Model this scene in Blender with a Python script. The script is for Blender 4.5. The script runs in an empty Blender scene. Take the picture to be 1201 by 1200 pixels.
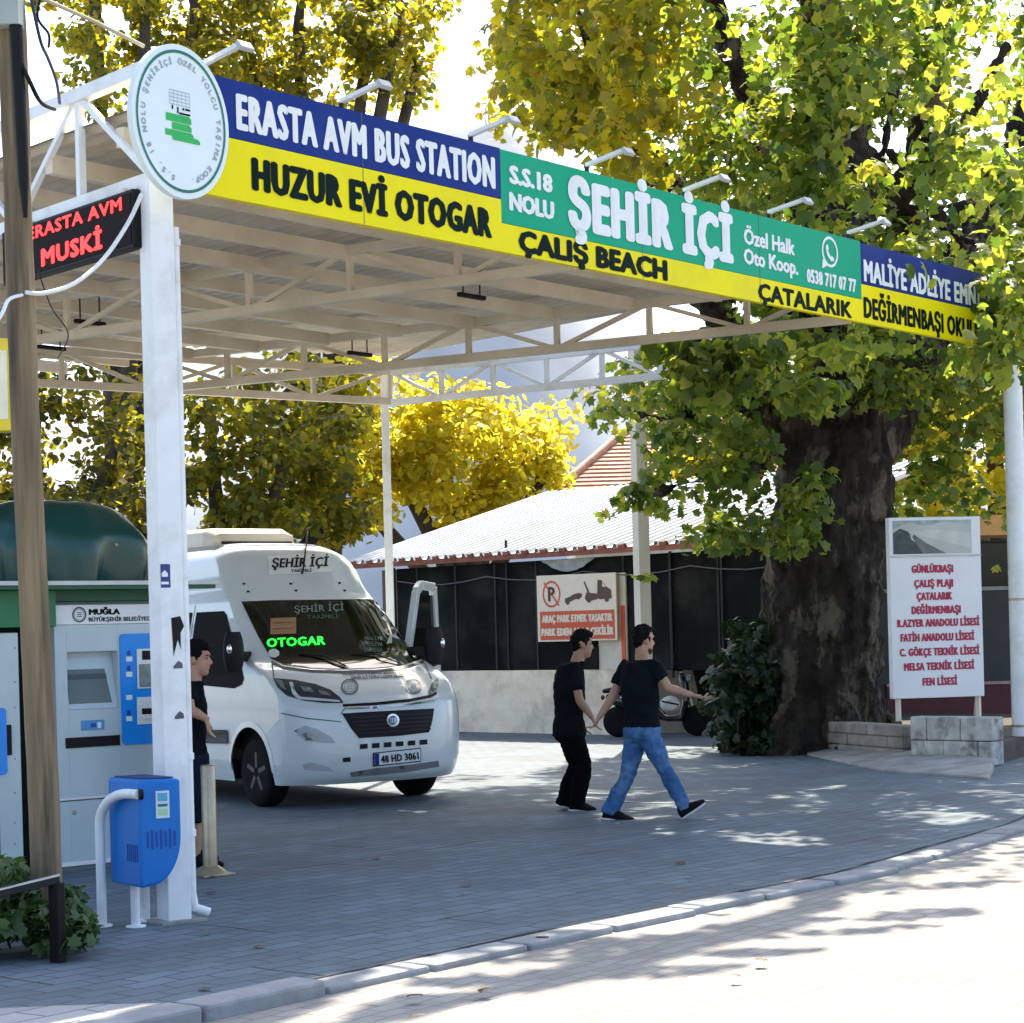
import bpy, bmesh, math, random
import numpy as np
from mathutils import Vector, Matrix, noise
from mathutils.bvhtree import BVHTree
random.seed(7); rng = np.random.default_rng(11)
S = bpy.context.scene
C = S.collection
R = math.radians

# ------------------------------------------------------------------ camera
CAM_H, FPX, HOR, ROLL, CX = 1.67, 2400.0, 742.0, R(1.5), 600.5
cd = bpy.data.cameras.new('camera'); cam = bpy.data.objects.new('camera', cd); C.objects.link(cam)
cam.matrix_world = Matrix.Translation((0, 0, CAM_H)) @ Matrix.Rotation(R(90), 4, 'X') @ Matrix.Rotation(-ROLL, 4, 'Z')
cd.lens = 36 * FPX / 1201.0; cd.sensor_width = 36; cd.shift_y = (HOR - 600.0) / 1201.0
cd.clip_start = 0.1; cd.clip_end = 8000
S.camera = cam

# ------------------------------------------------------------------ light
SUN_AZ, SUN_EL = 8.0, 53.0            # degrees from +Y towards +X, elevation
w = bpy.data.worlds.new('World'); S.world = w; w.use_nodes = True
nt = w.node_tree; nt.nodes.clear()
sky = nt.nodes.new('ShaderNodeTexSky'); sky.sky_type = 'NISHITA'; sky.sun_disc = False
sky.sun_elevation = R(SUN_EL); sky.sun_rotation = R(SUN_AZ); sky.air_density = 1.0; sky.dust_density = 2.4; sky.ozone_density = 1.0
bg = nt.nodes.new('ShaderNodeBackground'); bg.inputs['Strength'].default_value = 0.15
wo = nt.nodes.new('ShaderNodeOutputWorld')
nt.links.new(sky.outputs[0], bg.inputs[0]); nt.links.new(bg.outputs[0], wo.inputs[0])
sd = bpy.data.lights.new('sun', 'SUN'); sd.energy = 4.6; sd.angle = R(0.5); sd.color = (1.0, 0.90, 0.74)
sun = bpy.data.objects.new('sun', sd); C.objects.link(sun)
SUN = Vector((math.sin(R(SUN_AZ)) * math.cos(R(SUN_EL)), math.cos(R(SUN_AZ)) * math.cos(R(SUN_EL)), math.sin(R(SUN_EL))))
sun.rotation_euler = SUN.to_track_quat('Z', 'Y').to_euler(); sun.location = (0, 0, 40)
S.view_settings.view_transform = 'Standard'; S.view_settings.look = 'None'
S.view_settings.exposure = 1.45; S.view_settings.gamma = 1.0

# ------------------------------------------------------------------ measured directions -> places
def ray(px, py):
    u = (px - CX) / FPX; v = (HOR - py) / FPX
    return u * math.cos(ROLL) + v * math.sin(ROLL), -u * math.sin(ROLL) + v * math.cos(ROLL)
def G(px, py, z=0.0):
    X, Z = ray(px, py); d = (z - CAM_H) / Z; return Vector((X * d, d, z))
def D(px, py, d):
    X, Z = ray(px, py); return Vector((X * d, d, CAM_H + Z * d))
def meet(px, py, p, d):
    X, Z = ray(px, py); s = (X * p[1] - p[0]) / (d[0] - X * d[1]); y = p[1] + d[1] * s
    return s, CAM_H + Z * y
def pix(p):
    X = p[0] / p[1]; Z = (p[2] - CAM_H) / p[1]
    return CX + FPX * (X * math.cos(ROLL) - Z * math.sin(ROLL)), HOR - FPX * (X * math.sin(ROLL) + Z * math.cos(ROLL))

# ------------------------------------------------------------------ materials
MATS = {}
def mat(name, col, rough=0.6, metal=0.0, var=0.12, scale=6.0, bump=0.0, bscale=40.0, emit=0.0, spec=0.5, coat=0.0, stain=None, stain_amt=0.5, stain_scale=1.5):
    if name in MATS: return MATS[name]
    m = bpy.data.materials.new(name); m.use_nodes = True; n = m.node_tree.nodes; l = m.node_tree.links
    b = n['Principled BSDF']; b.inputs['Roughness'].default_value = rough; b.inputs['Metallic'].default_value = metal
    b.inputs['Specular IOR Level'].default_value = spec; b.inputs['Coat Weight'].default_value = coat
    tc = n.new('ShaderNodeTexCoord')
    no = n.new('ShaderNodeTexNoise'); no.inputs['Scale'].default_value = scale; no.inputs['Detail'].default_value = 6
    l.new(tc.outputs['Object'], no.inputs['Vector'])
    rp = n.new('ShaderNodeValToRGB'); c = Vector(col[:3])
    lo = c * (1 - var); hi = c * (1 + var)
    rp.color_ramp.elements[0].position = 0.3; rp.color_ramp.elements[1].position = 0.7
    rp.color_ramp.elements[0].color = (*lo, 1); rp.color_ramp.elements[1].color = (min(hi.x, .95), min(hi.y, .95), min(hi.z, .95), 1)
    l.new(no.outputs['Fac'], rp.inputs[0]); out = rp.outputs[0]
    if stain:
        n2 = n.new('ShaderNodeTexNoise'); n2.inputs['Scale'].default_value = stain_scale; n2.inputs['Detail'].default_value = 8; n2.inputs['Roughness'].default_value = .65
        l.new(tc.outputs['Object'], n2.inputs['Vector'])
        r2 = n.new('ShaderNodeValToRGB'); r2.color_ramp.elements[0].position = .48; r2.color_ramp.elements[1].position = .68
        r2.color_ramp.elements[0].color = (0, 0, 0, 1); r2.color_ramp.elements[1].color = (stain_amt,) * 3 + (1,)
        l.new(n2.outputs['Fac'], r2.inputs[0])
        mx = n.new('ShaderNodeMix'); mx.data_type = 'RGBA'; l.new(r2.outputs[0], mx.inputs[0]); l.new(out, mx.inputs[6]); mx.inputs[7].default_value = (*stain, 1)
        out = mx.outputs[2]
    l.new(out, b.inputs['Base Color'])
    if bump:
        nb = n.new('ShaderNodeTexNoise'); nb.inputs['Scale'].default_value = bscale; nb.inputs['Detail'].default_value = 8
        l.new(tc.outputs['Object'], nb.inputs['Vector'])
        bp = n.new('ShaderNodeBump'); bp.inputs['Strength'].default_value = bump; bp.inputs['Distance'].default_value = .02
        l.new(nb.outputs['Fac'], bp.inputs['Height']); l.new(bp.outputs[0], b.inputs['Normal'])
    if emit:
        b.inputs['Emission Color'].default_value = (*col[:3], 1); b.inputs['Emission Strength'].default_value = emit
    MATS[name] = m; return m

def leaf_mat(name, cols, trans, amt=0.5):
    m = bpy.data.materials.new(name); m.use_nodes = True; n = m.node_tree.nodes; l = m.node_tree.links; n.clear()
    g = n.new('ShaderNodeNewGeometry'); rp = n.new('ShaderNodeValToRGB'); rt = n.new('ShaderNodeValToRGB')
    for ramp, cc in ((rp, cols), (rt, trans)):
        e = ramp.color_ramp.elements
        while len(e) < len(cc): e.new(0.5)
        for i, c in enumerate(cc): e[i].position = i / (len(cc) - 1); e[i].color = (*c, 1)
        l.new(g.outputs['Random Per Island'], ramp.inputs[0])
    d = n.new('ShaderNodeBsdfPrincipled'); d.inputs['Roughness'].default_value = .45; d.inputs['Specular IOR Level'].default_value = .4
    t = n.new('ShaderNodeBsdfTranslucent'); l.new(rp.outputs[0], d.inputs['Base Color']); l.new(rt.outputs[0], t.inputs[0])
    mx = n.new('ShaderNodeMixShader'); mx.inputs[0].default_value = amt; o = n.new('ShaderNodeOutputMaterial')
    l.new(d.outputs[0], mx.inputs[1]); l.new(t.outputs[0], mx.inputs[2]); l.new(mx.outputs[0], o.inputs[0])
    return m

def paver_mat(name, col, mortar, bw, bh, angle, var=0.25, msize=.006, stain=(.09, .09, .09), bump=.5, amt=.55, warp=.05, worn=1):
    m = bpy.data.materials.new(name); m.use_nodes = True; n = m.node_tree.nodes; l = m.node_tree.links
    b = n['Principled BSDF']; b.inputs['Roughness'].default_value = .8
    tc = n.new('ShaderNodeTexCoord'); mp = n.new('ShaderNodeMapping'); mp.inputs['Rotation'].default_value = (0, 0, -angle)
    l.new(tc.outputs['Object'], mp.inputs[0])
    wn = n.new('ShaderNodeTexNoise'); wn.inputs['Scale'].default_value = 2.2; wn.inputs['Detail'].default_value = 3; l.new(mp.outputs[0], wn.inputs['Vector'])
    wv = n.new('ShaderNodeVectorMath'); wv.operation = 'MULTIPLY_ADD'; wv.inputs[1].default_value = (warp, warp, 0); l.new(wn.outputs['Color'], wv.inputs[0]); l.new(mp.outputs[0], wv.inputs[2])
    br = n.new('ShaderNodeTexBrick'); br.inputs['Scale'].default_value = 1; br.inputs['Brick Width'].default_value = bw; br.inputs['Row Height'].default_value = bh
    br.inputs['Mortar Size'].default_value = msize; br.inputs['Mortar Smooth'].default_value = .3; br.inputs['Bias'].default_value = 0
    c = Vector(col); br.inputs['Color1'].default_value = (*(c * (1 - var)), 1); br.inputs['Color2'].default_value = (*(c * (1 + var)), 1); br.inputs['Mortar'].default_value = (*mortar, 1)
    l.new(wv.outputs[0], br.inputs['Vector'])
    n2 = n.new('ShaderNodeTexNoise'); n2.inputs['Scale'].default_value = .9; n2.inputs['Detail'].default_value = 9; n2.inputs['Roughness'].default_value = .68; l.new(tc.outputs['Object'], n2.inputs['Vector'])
    r2 = n.new('ShaderNodeValToRGB'); r2.color_ramp.elements[0].position = .42; r2.color_ramp.elements[1].position = .68
    r2.color_ramp.elements[0].color = (0, 0, 0, 1); r2.color_ramp.elements[1].color = (amt, amt, amt, 1); l.new(n2.outputs['Fac'], r2.inputs[0])
    mx = n.new('ShaderNodeMix'); mx.data_type = 'RGBA'; l.new(r2.outputs[0], mx.inputs[0]); l.new(br.outputs['Color'], mx.inputs[6]); mx.inputs[7].default_value = (*stain, 1)
    # a few worn, wider open joints
    br2 = n.new('ShaderNodeTexBrick'); br2.inputs['Scale'].default_value = 1; br2.inputs['Brick Width'].default_value = bw * 6; br2.inputs['Row Height'].default_value = bh * 9
    br2.inputs['Mortar Size'].default_value = msize * 2.2; br2.inputs['Mortar Smooth'].default_value = .5; l.new(wv.outputs[0], br2.inputs['Vector'])
    n3 = n.new('ShaderNodeTexNoise'); n3.inputs['Scale'].default_value = 1.3; l.new(tc.outputs['Object'], n3.inputs['Vector'])
    mm = n.new('ShaderNodeMath'); mm.operation = 'MULTIPLY'; l.new(br2.outputs['Fac'], mm.inputs[0])
    r3 = n.new('ShaderNodeValToRGB'); r3.color_ramp.elements[0].position = .48; r3.color_ramp.elements[1].position = .56; r3.color_ramp.elements[1].color = (worn, worn, worn, 1); l.new(n3.outputs['Fac'], r3.inputs[0]); l.new(r3.outputs[0], mm.inputs[1])
    m2 = n.new('ShaderNodeMix'); m2.data_type = 'RGBA'; l.new(mm.outputs[0], m2.inputs[0]); l.new(mx.outputs[2], m2.inputs[6]); m2.inputs[7].default_value = (.03, .03, .03, 1)
    l.new(m2.outputs[2], b.inputs['Base Color'])
    bp = n.new('ShaderNodeBump'); bp.inputs['Strength'].default_value = bump; bp.inputs['Distance'].default_value = .012; bp.invert = True
    ad = n.new('ShaderNodeMath'); ad.operation = 'ADD'; l.new(br.outputs['Fac'], ad.inputs[0])
    n4 = n.new('ShaderNodeTexNoise'); n4.inputs['Scale'].default_value = 6; n4.inputs['Detail'].default_value = 8; l.new(tc.outputs['Object'], n4.inputs['Vector']); l.new(n4.outputs['Fac'], ad.inputs[1])
    l.new(ad.outputs[0], bp.inputs['Height']); l.new(bp.outputs[0], b.inputs['Normal'])
    return m

def rib_mat(name, col, stain, pitch, axis, rough=.4, metal=.0):
    m = mat(name, col, rough, metal, .1, 3, stain=stain, stain_amt=.5); return m

white_paint = mat('white paint', (.80, .82, .83), .45, var=.03, scale=9, stain=(.5, .48, .42), stain_amt=.5, stain_scale=2.6)
cream_paint = mat('cream steel paint', (.72, .63, .50), .55, var=.08, stain=(.34, .27, .19), stain_amt=.5)
roof_under = mat('roof sheet', (.58, .49, .37), .5, var=.1, stain=(.34, .27, .2), stain_amt=.5)
sign_blue = mat('sign blue', (.004, .026, .20), .5, var=.10, scale=1.5, spec=.15, stain=(.02, .05, .24), stain_amt=.5); sign_yellow = mat('sign yellow', (.88, .76, .0), .5, var=.05, scale=1.2, spec=.15, stain=(.66, .56, .03), stain_amt=.45)
sign_green = mat('sign green', (.0, .36, .19), .5, var=.07, scale=1.5, spec=.15, stain=(.02, .30, .18), stain_amt=.5); sign_white = mat('sign white', (.80, .83, .83), .5, var=.04, spec=.2)
sign_dark = mat('sign dark green', (.001, .011, .008), .6, var=.1, spec=.1); ring_green = mat('ring green', (.0, .16, .10), .4)
logo_green = mat('logo green', (.01, .42, .07), .4); grey_ink = mat('grey ink', (.32, .40, .42), .5)
black = mat('black plastic', (.006, .006, .007), .5, var=.2, spec=.2); dark_metal = mat('dark metal', (.016, .016, .018), .5, 0, spec=.25)
rubber = mat('rubber', (.007, .007, .008), .85, var=.2, bump=.2, spec=.15)
steel = mat('brushed steel', (.40, .335, .24), .38, .7, .15, 12, stain=(.34, .25, .15), stain_amt=.5)
van_white = mat('van white', (.64, .68, .70), .22, 0, .015, 2, coat=.5, stain=(.48, .47, .43), stain_amt=.30, stain_scale=2.2)
glass_dark = mat('dark glass', (.004, .007, .005), .06, var=.1, spec=.35)
glass_side = mat('side glass', (.003, .004, .004), .7, var=.1, spec=.05)
glass_screen = mat('screen glass', (.10, .13, .12), .12, var=.2, scale=3)
lens_glass = mat('lens glass', (.20, .23, .25), .1, .3, .3, 20)
chrome = mat('chrome', (.75, .75, .76), .15, 1.0, .02)
led_red = mat('led red', (1.0, .035, .03), .5, var=0, emit=.75); led_green = mat('led green', (.02, 1.0, .06), .5, var=0, emit=.7)
skin = mat('skin', (.42, .23, .15), .5, var=.08, scale=14, spec=.35); skin2 = mat('skin tanned', (.36, .19, .12), .5, var=.08, scale=14, spec=.35)
hair = mat('hair', (.004, .003, .003), .7, var=.3, scale=60, bump=.6, bscale=90, spec=.12)
tee = mat('black cotton', (.005, .0065, .009), .95, var=.3, scale=8, bump=.5, bscale=12, spec=.08); tee2 = mat('navy black cotton', (.006, .008, .012), .95, var=.3, scale=8, bump=.5, bscale=12, spec=.08)
trouser = mat('black trouser cloth', (.0035, .0035, .004), .95, var=.25, bump=.4, bscale=10, spec=.05); shortcl = mat('navy shorts cloth', (.006, .010, .022), .95, var=.2, bump=.3, bscale=10, spec=.1)
denim = mat('blue denim', (.045, .115, .26), .9, var=.35, scale=7, bump=.8, bscale=14, stain=(.17, .29, .45), stain_amt=.7, stain_scale=4.5, spec=.15)
shoe_m = mat('shoe black', (.004, .004, .005), .7, spec=.15); sole_m = mat('shoe sole', (.6, .6, .6), .7)
wood = mat('weathered pole wood', (.21, .155, .09), .85, var=.45, scale=5, bump=1.0, bscale=16, stain=(.035, .032, .026), stain_amt=.9, stain_scale=3)
_n = wood.node_tree.nodes; _l = wood.node_tree.links; _m = _n.new('ShaderNodeMapping'); _m.inputs['Scale'].default_value = (7, 7, .55); _t = [x for x in _n if x.type == 'TEX_COORD'][0]; _l.new(_t.outputs['Object'], _m.inputs[0])
for x in _n:
    if x.type == 'TEX_NOISE': _l.new(_m.outputs[0], x.inputs['Vector']); x.inputs['Scale'].default_value *= .35
bark = mat('plane bark', (.032, .025, .020), .95, var=.6, scale=7, bump=1.0, bscale=16, stain=(.17, .14, .105), stain_amt=.75, stain_scale=2.4, spec=.15)
_n = bark.node_tree.nodes; _l = bark.node_tree.links; _m = _n.new('ShaderNodeMapping'); _m.inputs['Scale'].default_value = (1, 1, .38); _t = [x for x in _n if x.type == 'TEX_COORD'][0]; _l.new(_t.outputs['Object'], _m.inputs[0])
for x in _n:
    if x.type == 'TEX_NOISE': _l.new(_m.outputs[0], x.inputs['Vector'])
    if x.type == 'VALTORGB' and x.color_ramp.elements[0].position > .4: x.color_ramp.elements[0].position = .52; x.color_ramp.elements[1].position = .60
    if x.type == 'BUMP': x.inputs['Distance'].default_value = .06
bark2 = mat('tree bark', (.07, .055, .04), .9, var=.3, scale=4, bump=.6, bscale=20)
bin_blue = mat('bin blue', (.003, .17, .56), .42, var=.15, spec=.3, stain=(.02, .11, .33), stain_amt=.6, stain_scale=6)
mach_grey = mat('machine grey', (.47, .56, .60), .4, .1, .05, 3); mach_light = mat('machine light', (.78, .80, .81), .4, var=.02)
mach_blue = mat('machine blue', (.005, .26, .80), .35, var=.04)
kiosk_green = mat('kiosk green', (.0, .085, .035), .45, var=.12); tarp = mat('tarpaulin green', (.003, .048, .042), .25, var=.25, scale=2, bump=.5, bscale=3.0)
plaster = mat('whitewash', (.95, .75, .56), .9, var=.1, scale=2, bump=.3, bscale=20, stain=(.36, .29, .22), stain_amt=.75, stain_scale=1.1)
dark_cloth = mat('dark screen cloth', (.012, .012, .011), .95, spec=.1, var=.4, scale=1.5, bump=.8, bscale=4, stain=(.045, .04, .033), stain_amt=.7, stain_scale=.8)
roof_white = mat('white roof sheet', (.60, .61, .62), .45, .1, .06, 1.5, stain=(.52, .52, .5), stain_amt=.5, stain_scale=.6)
tile_red = mat('roof tile', (.50, .25, .16), .8, var=.25, scale=5, bump=.4, stain=(.5, .36, .28), stain_amt=.6, stain_scale=2)
rust = mat('rust red trim', (.25, .07, .035), .7, var=.3)
concrete = mat('concrete', (.33, .325, .31), .85, var=.2, scale=3, bump=.5, bscale=14, stain=(.12, .11, .10), stain_amt=.7, stain_scale=2)
kerb_m = mat('kerb concrete', (.26, .27, .275), .85, var=.18, scale=4, bump=.5, bscale=18, stain=(.2, .2, .2), stain_amt=.6, stain_scale=3)
orange_red = mat('sign orange red', (.62, .085, .03), .5, var=.08); list_red = mat('list red', (.42, .012, .06), .5, var=.1)
cream_panel = mat('cream panel', (.80, .66, .50), .5, var=.04); ply = mat('plywood', (.38, .31, .24), .8, var=.12)
maroon = mat('maroon panel', (.10, .015, .02), .6); orange_cloth = mat('orange awning cloth', (.72, .36, .12), .7, var=.1)

# ------------------------------------------------------------------ mesh builder
def V(*a): return Vector(a)
def off_of(p):
    o = Vector((0, 0, 0))
    while p is not None: o = o + Vector(p.location); p = p.parent
    return o
class MB:
    def __init__(s): s.v = []; s.f = []; s.sm = []
    def add(s, vs, fs, smooth=False):
        k = len(s.v); s.v += [Vector(p) for p in vs]; s.f += [tuple(i + k for i in f) for f in fs]; s.sm += [smooth] * len(fs); return s
    def obox(s, c, ax, ay, az):            # centre and three half-axis vectors
        c, ax, ay, az = map(Vector, (c, ax, ay, az)); p = []
        for i in (-1, 1):
            for j in (-1, 1):
                for k in (-1, 1): p.append(c + ax * i + ay * j + az * k)
        fs = [(0, 1, 3, 2), (4, 6, 7, 5), (0, 4, 5, 1), (2, 3, 7, 6), (0, 2, 6, 4), (1, 5, 7, 3)]
        if ax.cross(ay).dot(az) < 0: fs = [f[::-1] for f in fs]
        return s.add(p, fs)
    def box(s, a, b):
        a, b = Vector(a), Vector(b); c = (a + b) / 2; h = (b - a) / 2
        return s.obox(c, (abs(h.x), 0, 0), (0, abs(h.y), 0), (0, 0, abs(h.z)))
    def bar(s, p, q, w, h=None, up=(0, 0, 1)):
        p, q = Vector(p), Vector(q); h = h or w; d = (q - p); L = d.length; d.normalize(); u = Vector(up)
        if abs(d.dot(u)) > .97: u = Vector((.6, .8, 0))
        a = d.cross(u).normalized(); b = a.cross(d).normalized()
        return s.obox((p + q) / 2, d * L / 2, a * w / 2, b * h / 2)
    def tube(s, pts, r, n=10, cap=True):
        pts = [Vector(p) for p in pts]; N = len(pts); rr = r if isinstance(r, (list, tuple)) else [r] * N
        k = len(s.v); pa = None; vs = []
        for i, p in enumerate(pts):
            t = (pts[min(i + 1, N - 1)] - pts[max(i - 1, 0)]).normalized()
            if pa is None: pa = t.cross(Vector((0, 0, 1)) if abs(t.z) < .9 else Vector((0, 1, 0))).normalized()
            else: pa = (pa - t * pa.dot(t)).normalized()
            pb = t.cross(pa)
            for j in range(n):
                a = 2 * math.pi * j / n; vs.append(p + (pa * math.cos(a) + pb * math.sin(a)) * rr[i])
        fs = [(i * n + j, i * n + (j + 1) % n, (i + 1) * n + (j + 1) % n, (i + 1) * n + j) for i in range(N - 1) for j in range(n)]
        s.add(vs, fs, True)
        if cap: s.add(vs[:n], [tuple(range(n))[::-1]]); s.add(vs[-n:], [tuple(range(n))])
        return s
    def loft(s, secs, n=16, cap=True):      # (centre, half-axis a, half-axis b)
        vs = []
        for c, a, b in secs:
            c, a, b = Vector(c), Vector(a), Vector(b)
            for j in range(n):
                t = 2 * math.pi * j / n; vs.append(c + a * math.cos(t) + b * math.sin(t))
        fs = [(i * n + j, i * n + (j + 1) % n, (i + 1) * n + (j + 1) % n, (i + 1) * n + j) for i in range(len(secs) - 1) for j in range(n)]
        s.add(vs, fs, True)
        if cap: s.add(vs[:n], [tuple(range(n))[::-1]], True); s.add(vs[-n:], [tuple(range(n))], True)
        return s
    def ell(s, c, a, b, d, n=14, m=9):
        c, a, b, d = map(Vector, (c, a, b, d)); vs = [c - d]
        for i in range(1, m):
            t = math.pi * i / m
            for j in range(n):
                q = 2 * math.pi * j / n; vs.append(c - d * math.cos(t) + (a * math.cos(q) + b * math.sin(q)) * math.sin(t))
        vs.append(c + d); fs = [(0, 1 + (j + 1) % n, 1 + j) for j in range(n)]
        fs += [(1 + i * n + j, 1 + i * n + (j + 1) % n, 1 + (i + 1) * n + (j + 1) % n, 1 + (i + 1) * n + j) for i in range(m - 2) for j in range(n)]
        z = len(vs) - 1; b0 = 1 + (m - 2) * n; fs += [(b0 + j, b0 + (j + 1) % n, z) for j in range(n)]
        if Vector(a).cross(b).dot(d) < 0: fs = [f[::-1] for f in fs]
        return s.add(vs, fs, True)
    def cap(s, p, q, r0, r1, n=12):         # tapered capsule
        p, q = Vector(p), Vector(q); t = (q - p).normalized(); pts = []; rr = []
        for i in range(5): a = math.pi / 2 * i / 4; pts.append(p - t * r0 * math.cos(a)); rr.append(max(r0 * math.sin(a), r0 * .05))
        for i in range(5): a = math.pi / 2 * i / 4; pts.append(q + t * r1 * math.sin(a)); rr.append(max(r1 * math.cos(a), r1 * .05))
        return s.tube(pts, rr, n)
    def prism(s, poly, d):                  # 3D polygon swept by d
        P = [Vector(p) for p in poly]; d = Vector(d); n = len(P); nr = Vector((0, 0, 0))
        for i in range(n): nr += P[i].cross(P[(i + 1) % n])
        if nr.dot(d) > 0: P = P[::-1]
        fs = [tuple(range(n)), tuple(range(n, 2 * n))[::-1]] + [(i, i + n, (i + 1) % n + n, (i + 1) % n)[::-1] for i in range(n)]
        fs = [fs[0], fs[1]] + [f[::-1] for f in fs[2:]]
        return s.add(P + [p + d for p in P], [tuple(f) for f in fs])
    def lathe(s, c, prof, n=20, ax=(0, 0, 1)):
        c = Vector(c); ax = Vector(ax).normalized(); a = ax.orthogonal().normalized(); b = ax.cross(a)
        return s.loft([(c + ax * z, a * max(r, 1e-4), b * max(r, 1e-4)) for r, z in prof], n)
    def build(s, name, m, parent=None, local=False, bevel=0.0, loc=None):
        me = bpy.data.meshes.new(name); o = off_of(parent) if (parent and not local) else Vector((0, 0, 0))
        if loc is not None: o = o + Vector(loc)
        me.from_pydata([tuple(p - o) for p in s.v], [], s.f); me.polygons.foreach_set('use_smooth', s.sm); me.materials.append(m); me.update()
        ob = bpy.data.objects.new(name, me); C.objects.link(ob)
        if parent: ob.parent = parent
        if loc is not None: ob.location = loc
        if bevel:
            b = ob.modifiers.new('bevel', 'BEVEL'); b.width = bevel; b.segments = 2; b.limit_method = 'ANGLE'; b.angle_limit = R(40)
        return ob
def tag(o, label, cat, group=None):
    o['label'] = label; o['category'] = cat
    if group: o['group'] = group
    return o
def thing(name, label, cat, loc, rotz=0.0, group=None):
    o = bpy.data.objects.new(name, None); C.objects.link(o); o.location = loc; o.rotation_euler = (0, 0, rotz); o.empty_display_size = .2
    return tag(o, label, cat, group)
def kind(o, k): o['kind'] = k; return o
def copy_tree(o, parent=None):
    c = o.copy(); C.objects.link(c); c.parent = parent
    for ch in list(o.children): copy_tree(ch, c)
    return c
def remesh(mb, name, m, parent, voxel, smooth=4, local=False, disp=0.0, dscale=3.0, sfac=.5, dfine=0.0):
    """join overlapping solids into one continuous skin"""
    o = off_of(parent) if (parent and not local) else Vector((0, 0, 0))
    me = bpy.data.meshes.new('tmp'); me.from_pydata([tuple(p - o) for p in mb.v], [], mb.f); me.update()
    ob = bpy.data.objects.new(name, me); C.objects.link(ob)
    a = ob.modifiers.new('r', 'REMESH'); a.mode = 'VOXEL'; a.voxel_size = voxel
    b = ob.modifiers.new('s', 'SMOOTH'); b.factor = sfac; b.iterations = smooth
    bpy.context.view_layer.update()
    nm = bpy.data.meshes.new_from_object(ob.evaluated_get(bpy.context.evaluated_depsgraph_get()))
    ob.modifiers.clear(); ob.data = nm; nm.name = name; nm.materials.clear(); nm.materials.append(m)
    if disp:
        nm.update(); co = np.empty(len(nm.vertices) * 3); nm.vertices.foreach_get('co', co); co = co.reshape(-1, 3)
        nn = np.empty(len(nm.vertices) * 3); nm.vertices.foreach_get('normal', nn); nn = nn.reshape(-1, 3)
        d = np.array([noise.fractal(Vector(c) * dscale, .6, 2.0, 4) for c in co]) * disp
        if dfine: d = d + np.array([abs(noise.noise(Vector((c[0] * 6, c[1] * 6, c[2] * 1.8)))) for c in co]) * dfine
        nm.vertices.foreach_set('co', (co + nn * d[:, None]).ravel())
    nm.polygons.foreach_set('use_smooth', [True] * len(nm.polygons)); nm.update()
    if parent: ob.parent = parent
    return ob

# ------------------------------------------------------------------ lettering
_tc = {}
def text_mesh(body, spacing=1.0):
    key = (body, spacing)
    if key not in _tc:
        c = bpy.data.curves.new('t', 'FONT'); c.body = body; c.resolution_u = 2; c.space_character = spacing
        o = bpy.data.objects.new('t', c); C.objects.link(o); bpy.context.view_layer.update()
        m = bpy.data.meshes.new_from_object(o.evaluated_get(bpy.context.evaluated_depsgraph_get()))
        _tc[key] = ([tuple(v.co) for v in m.vertices], [tuple(p.vertices) for p in m.polygons])
        bpy.data.objects.remove(o); bpy.data.curves.remove(c); bpy.data.meshes.remove(m)
    return _tc[key]
CAPH = max(v[1] for v in text_mesh('H')[0])
def lettering(body, fn, width, height, bold=0.0, mb=None, align='l', spacing=1.0, step=.0002):
    """text scaled to width x cap height; fn(x, y, k) gives the place of a point, k lifts layers apart"""
    vs, fs = text_mesh(body, spacing); mb = mb or MB()
    xs = [v[0] for v in vs]; x0, x1 = min(xs), max(xs); w0 = x1 - x0
    sy = height / CAPH; sx = (width - 2 * bold) / w0 if width else sy
    ox = 0 if align == 'l' else -(w0 * sx) / 2
    offs = [(0, 0)] if not bold else [(math.cos(a) * bold, math.sin(a) * bold * .55) for a in [i * 2 * math.pi / (20 if bold > .03 else 8) for i in range(20 if bold > .03 else 8)]] + [(0, 0)]
    for k, (dx, dy) in enumerate(offs):
        mb.add([fn((v[0] - x0) * sx + ox + dx + (bold if align == 'l' else 0), v[1] * sy * (1 - 1.1 * bold / height) + dy + bold * .55, k * step) for v in vs], fs)
    return mb
def plane_fn(o, xd, yd, lift=.003):
    o, xd, yd = Vector(o), Vector(xd).normalized(), Vector(yd).normalized(); n = xd.cross(yd).normalized()
    return lambda x, y, k: o + xd * x + yd * y + n * (lift + k)
UP = Vector((0, 0, 1))

# ================================================================== SETTING
kerb_pts = [V(-6.2, 3.1), V(-1.34, 9.4), V(.44, 11.6), V(2.23, 13.66), V(4.09, 16.6), V(5.7, 19.9), V(8.6, 24.0), V(14, 30)]
def sheet(name, pts, z, m):
    me = bpy.data.meshes.new(name); me.from_pydata([(p[0], p[1], z) for p in pts], [], [tuple(range(len(pts)))]); me.materials.append(m)
    if me.polygons[0].normal.z < 0: me.flip_normals()
    o = bpy.data.objects.new(name, me); C.objects.link(o); return kind(o, 'structure')
KANG = math.atan2(.768, .64)
sheet('ground', [(-3000, -300), (3000, -300), (3000, 5000), (-3000, 5000)], -.14, mat('earth', (.22, .19, .14), .95, var=.2, scale=.3))
sheet('road', [(p.x, p.y) for p in kerb_pts] + [(30, 36), (40, -10), (-12, -10), (-12, -2)], -.03,
      paver_mat('road pavers', (.262, .253, .235), (.16, .153, .14), .21, .105, KANG + .08, .14, .005, (.165, .158, .145), .8, .7, warp=.08, worn=0))
sheet('forecourt', [(p.x, p.y) for p in kerb_pts] + [(16, 42), (-20, 42), (-20, 3)], 0.0,
      paver_mat('forecourt pavers', (.118, .158, .188), (.045, .06, .07), .30, .15, KANG, .16, .007, (.075, .088, .10), .9, .75, warp=.12))
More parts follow.
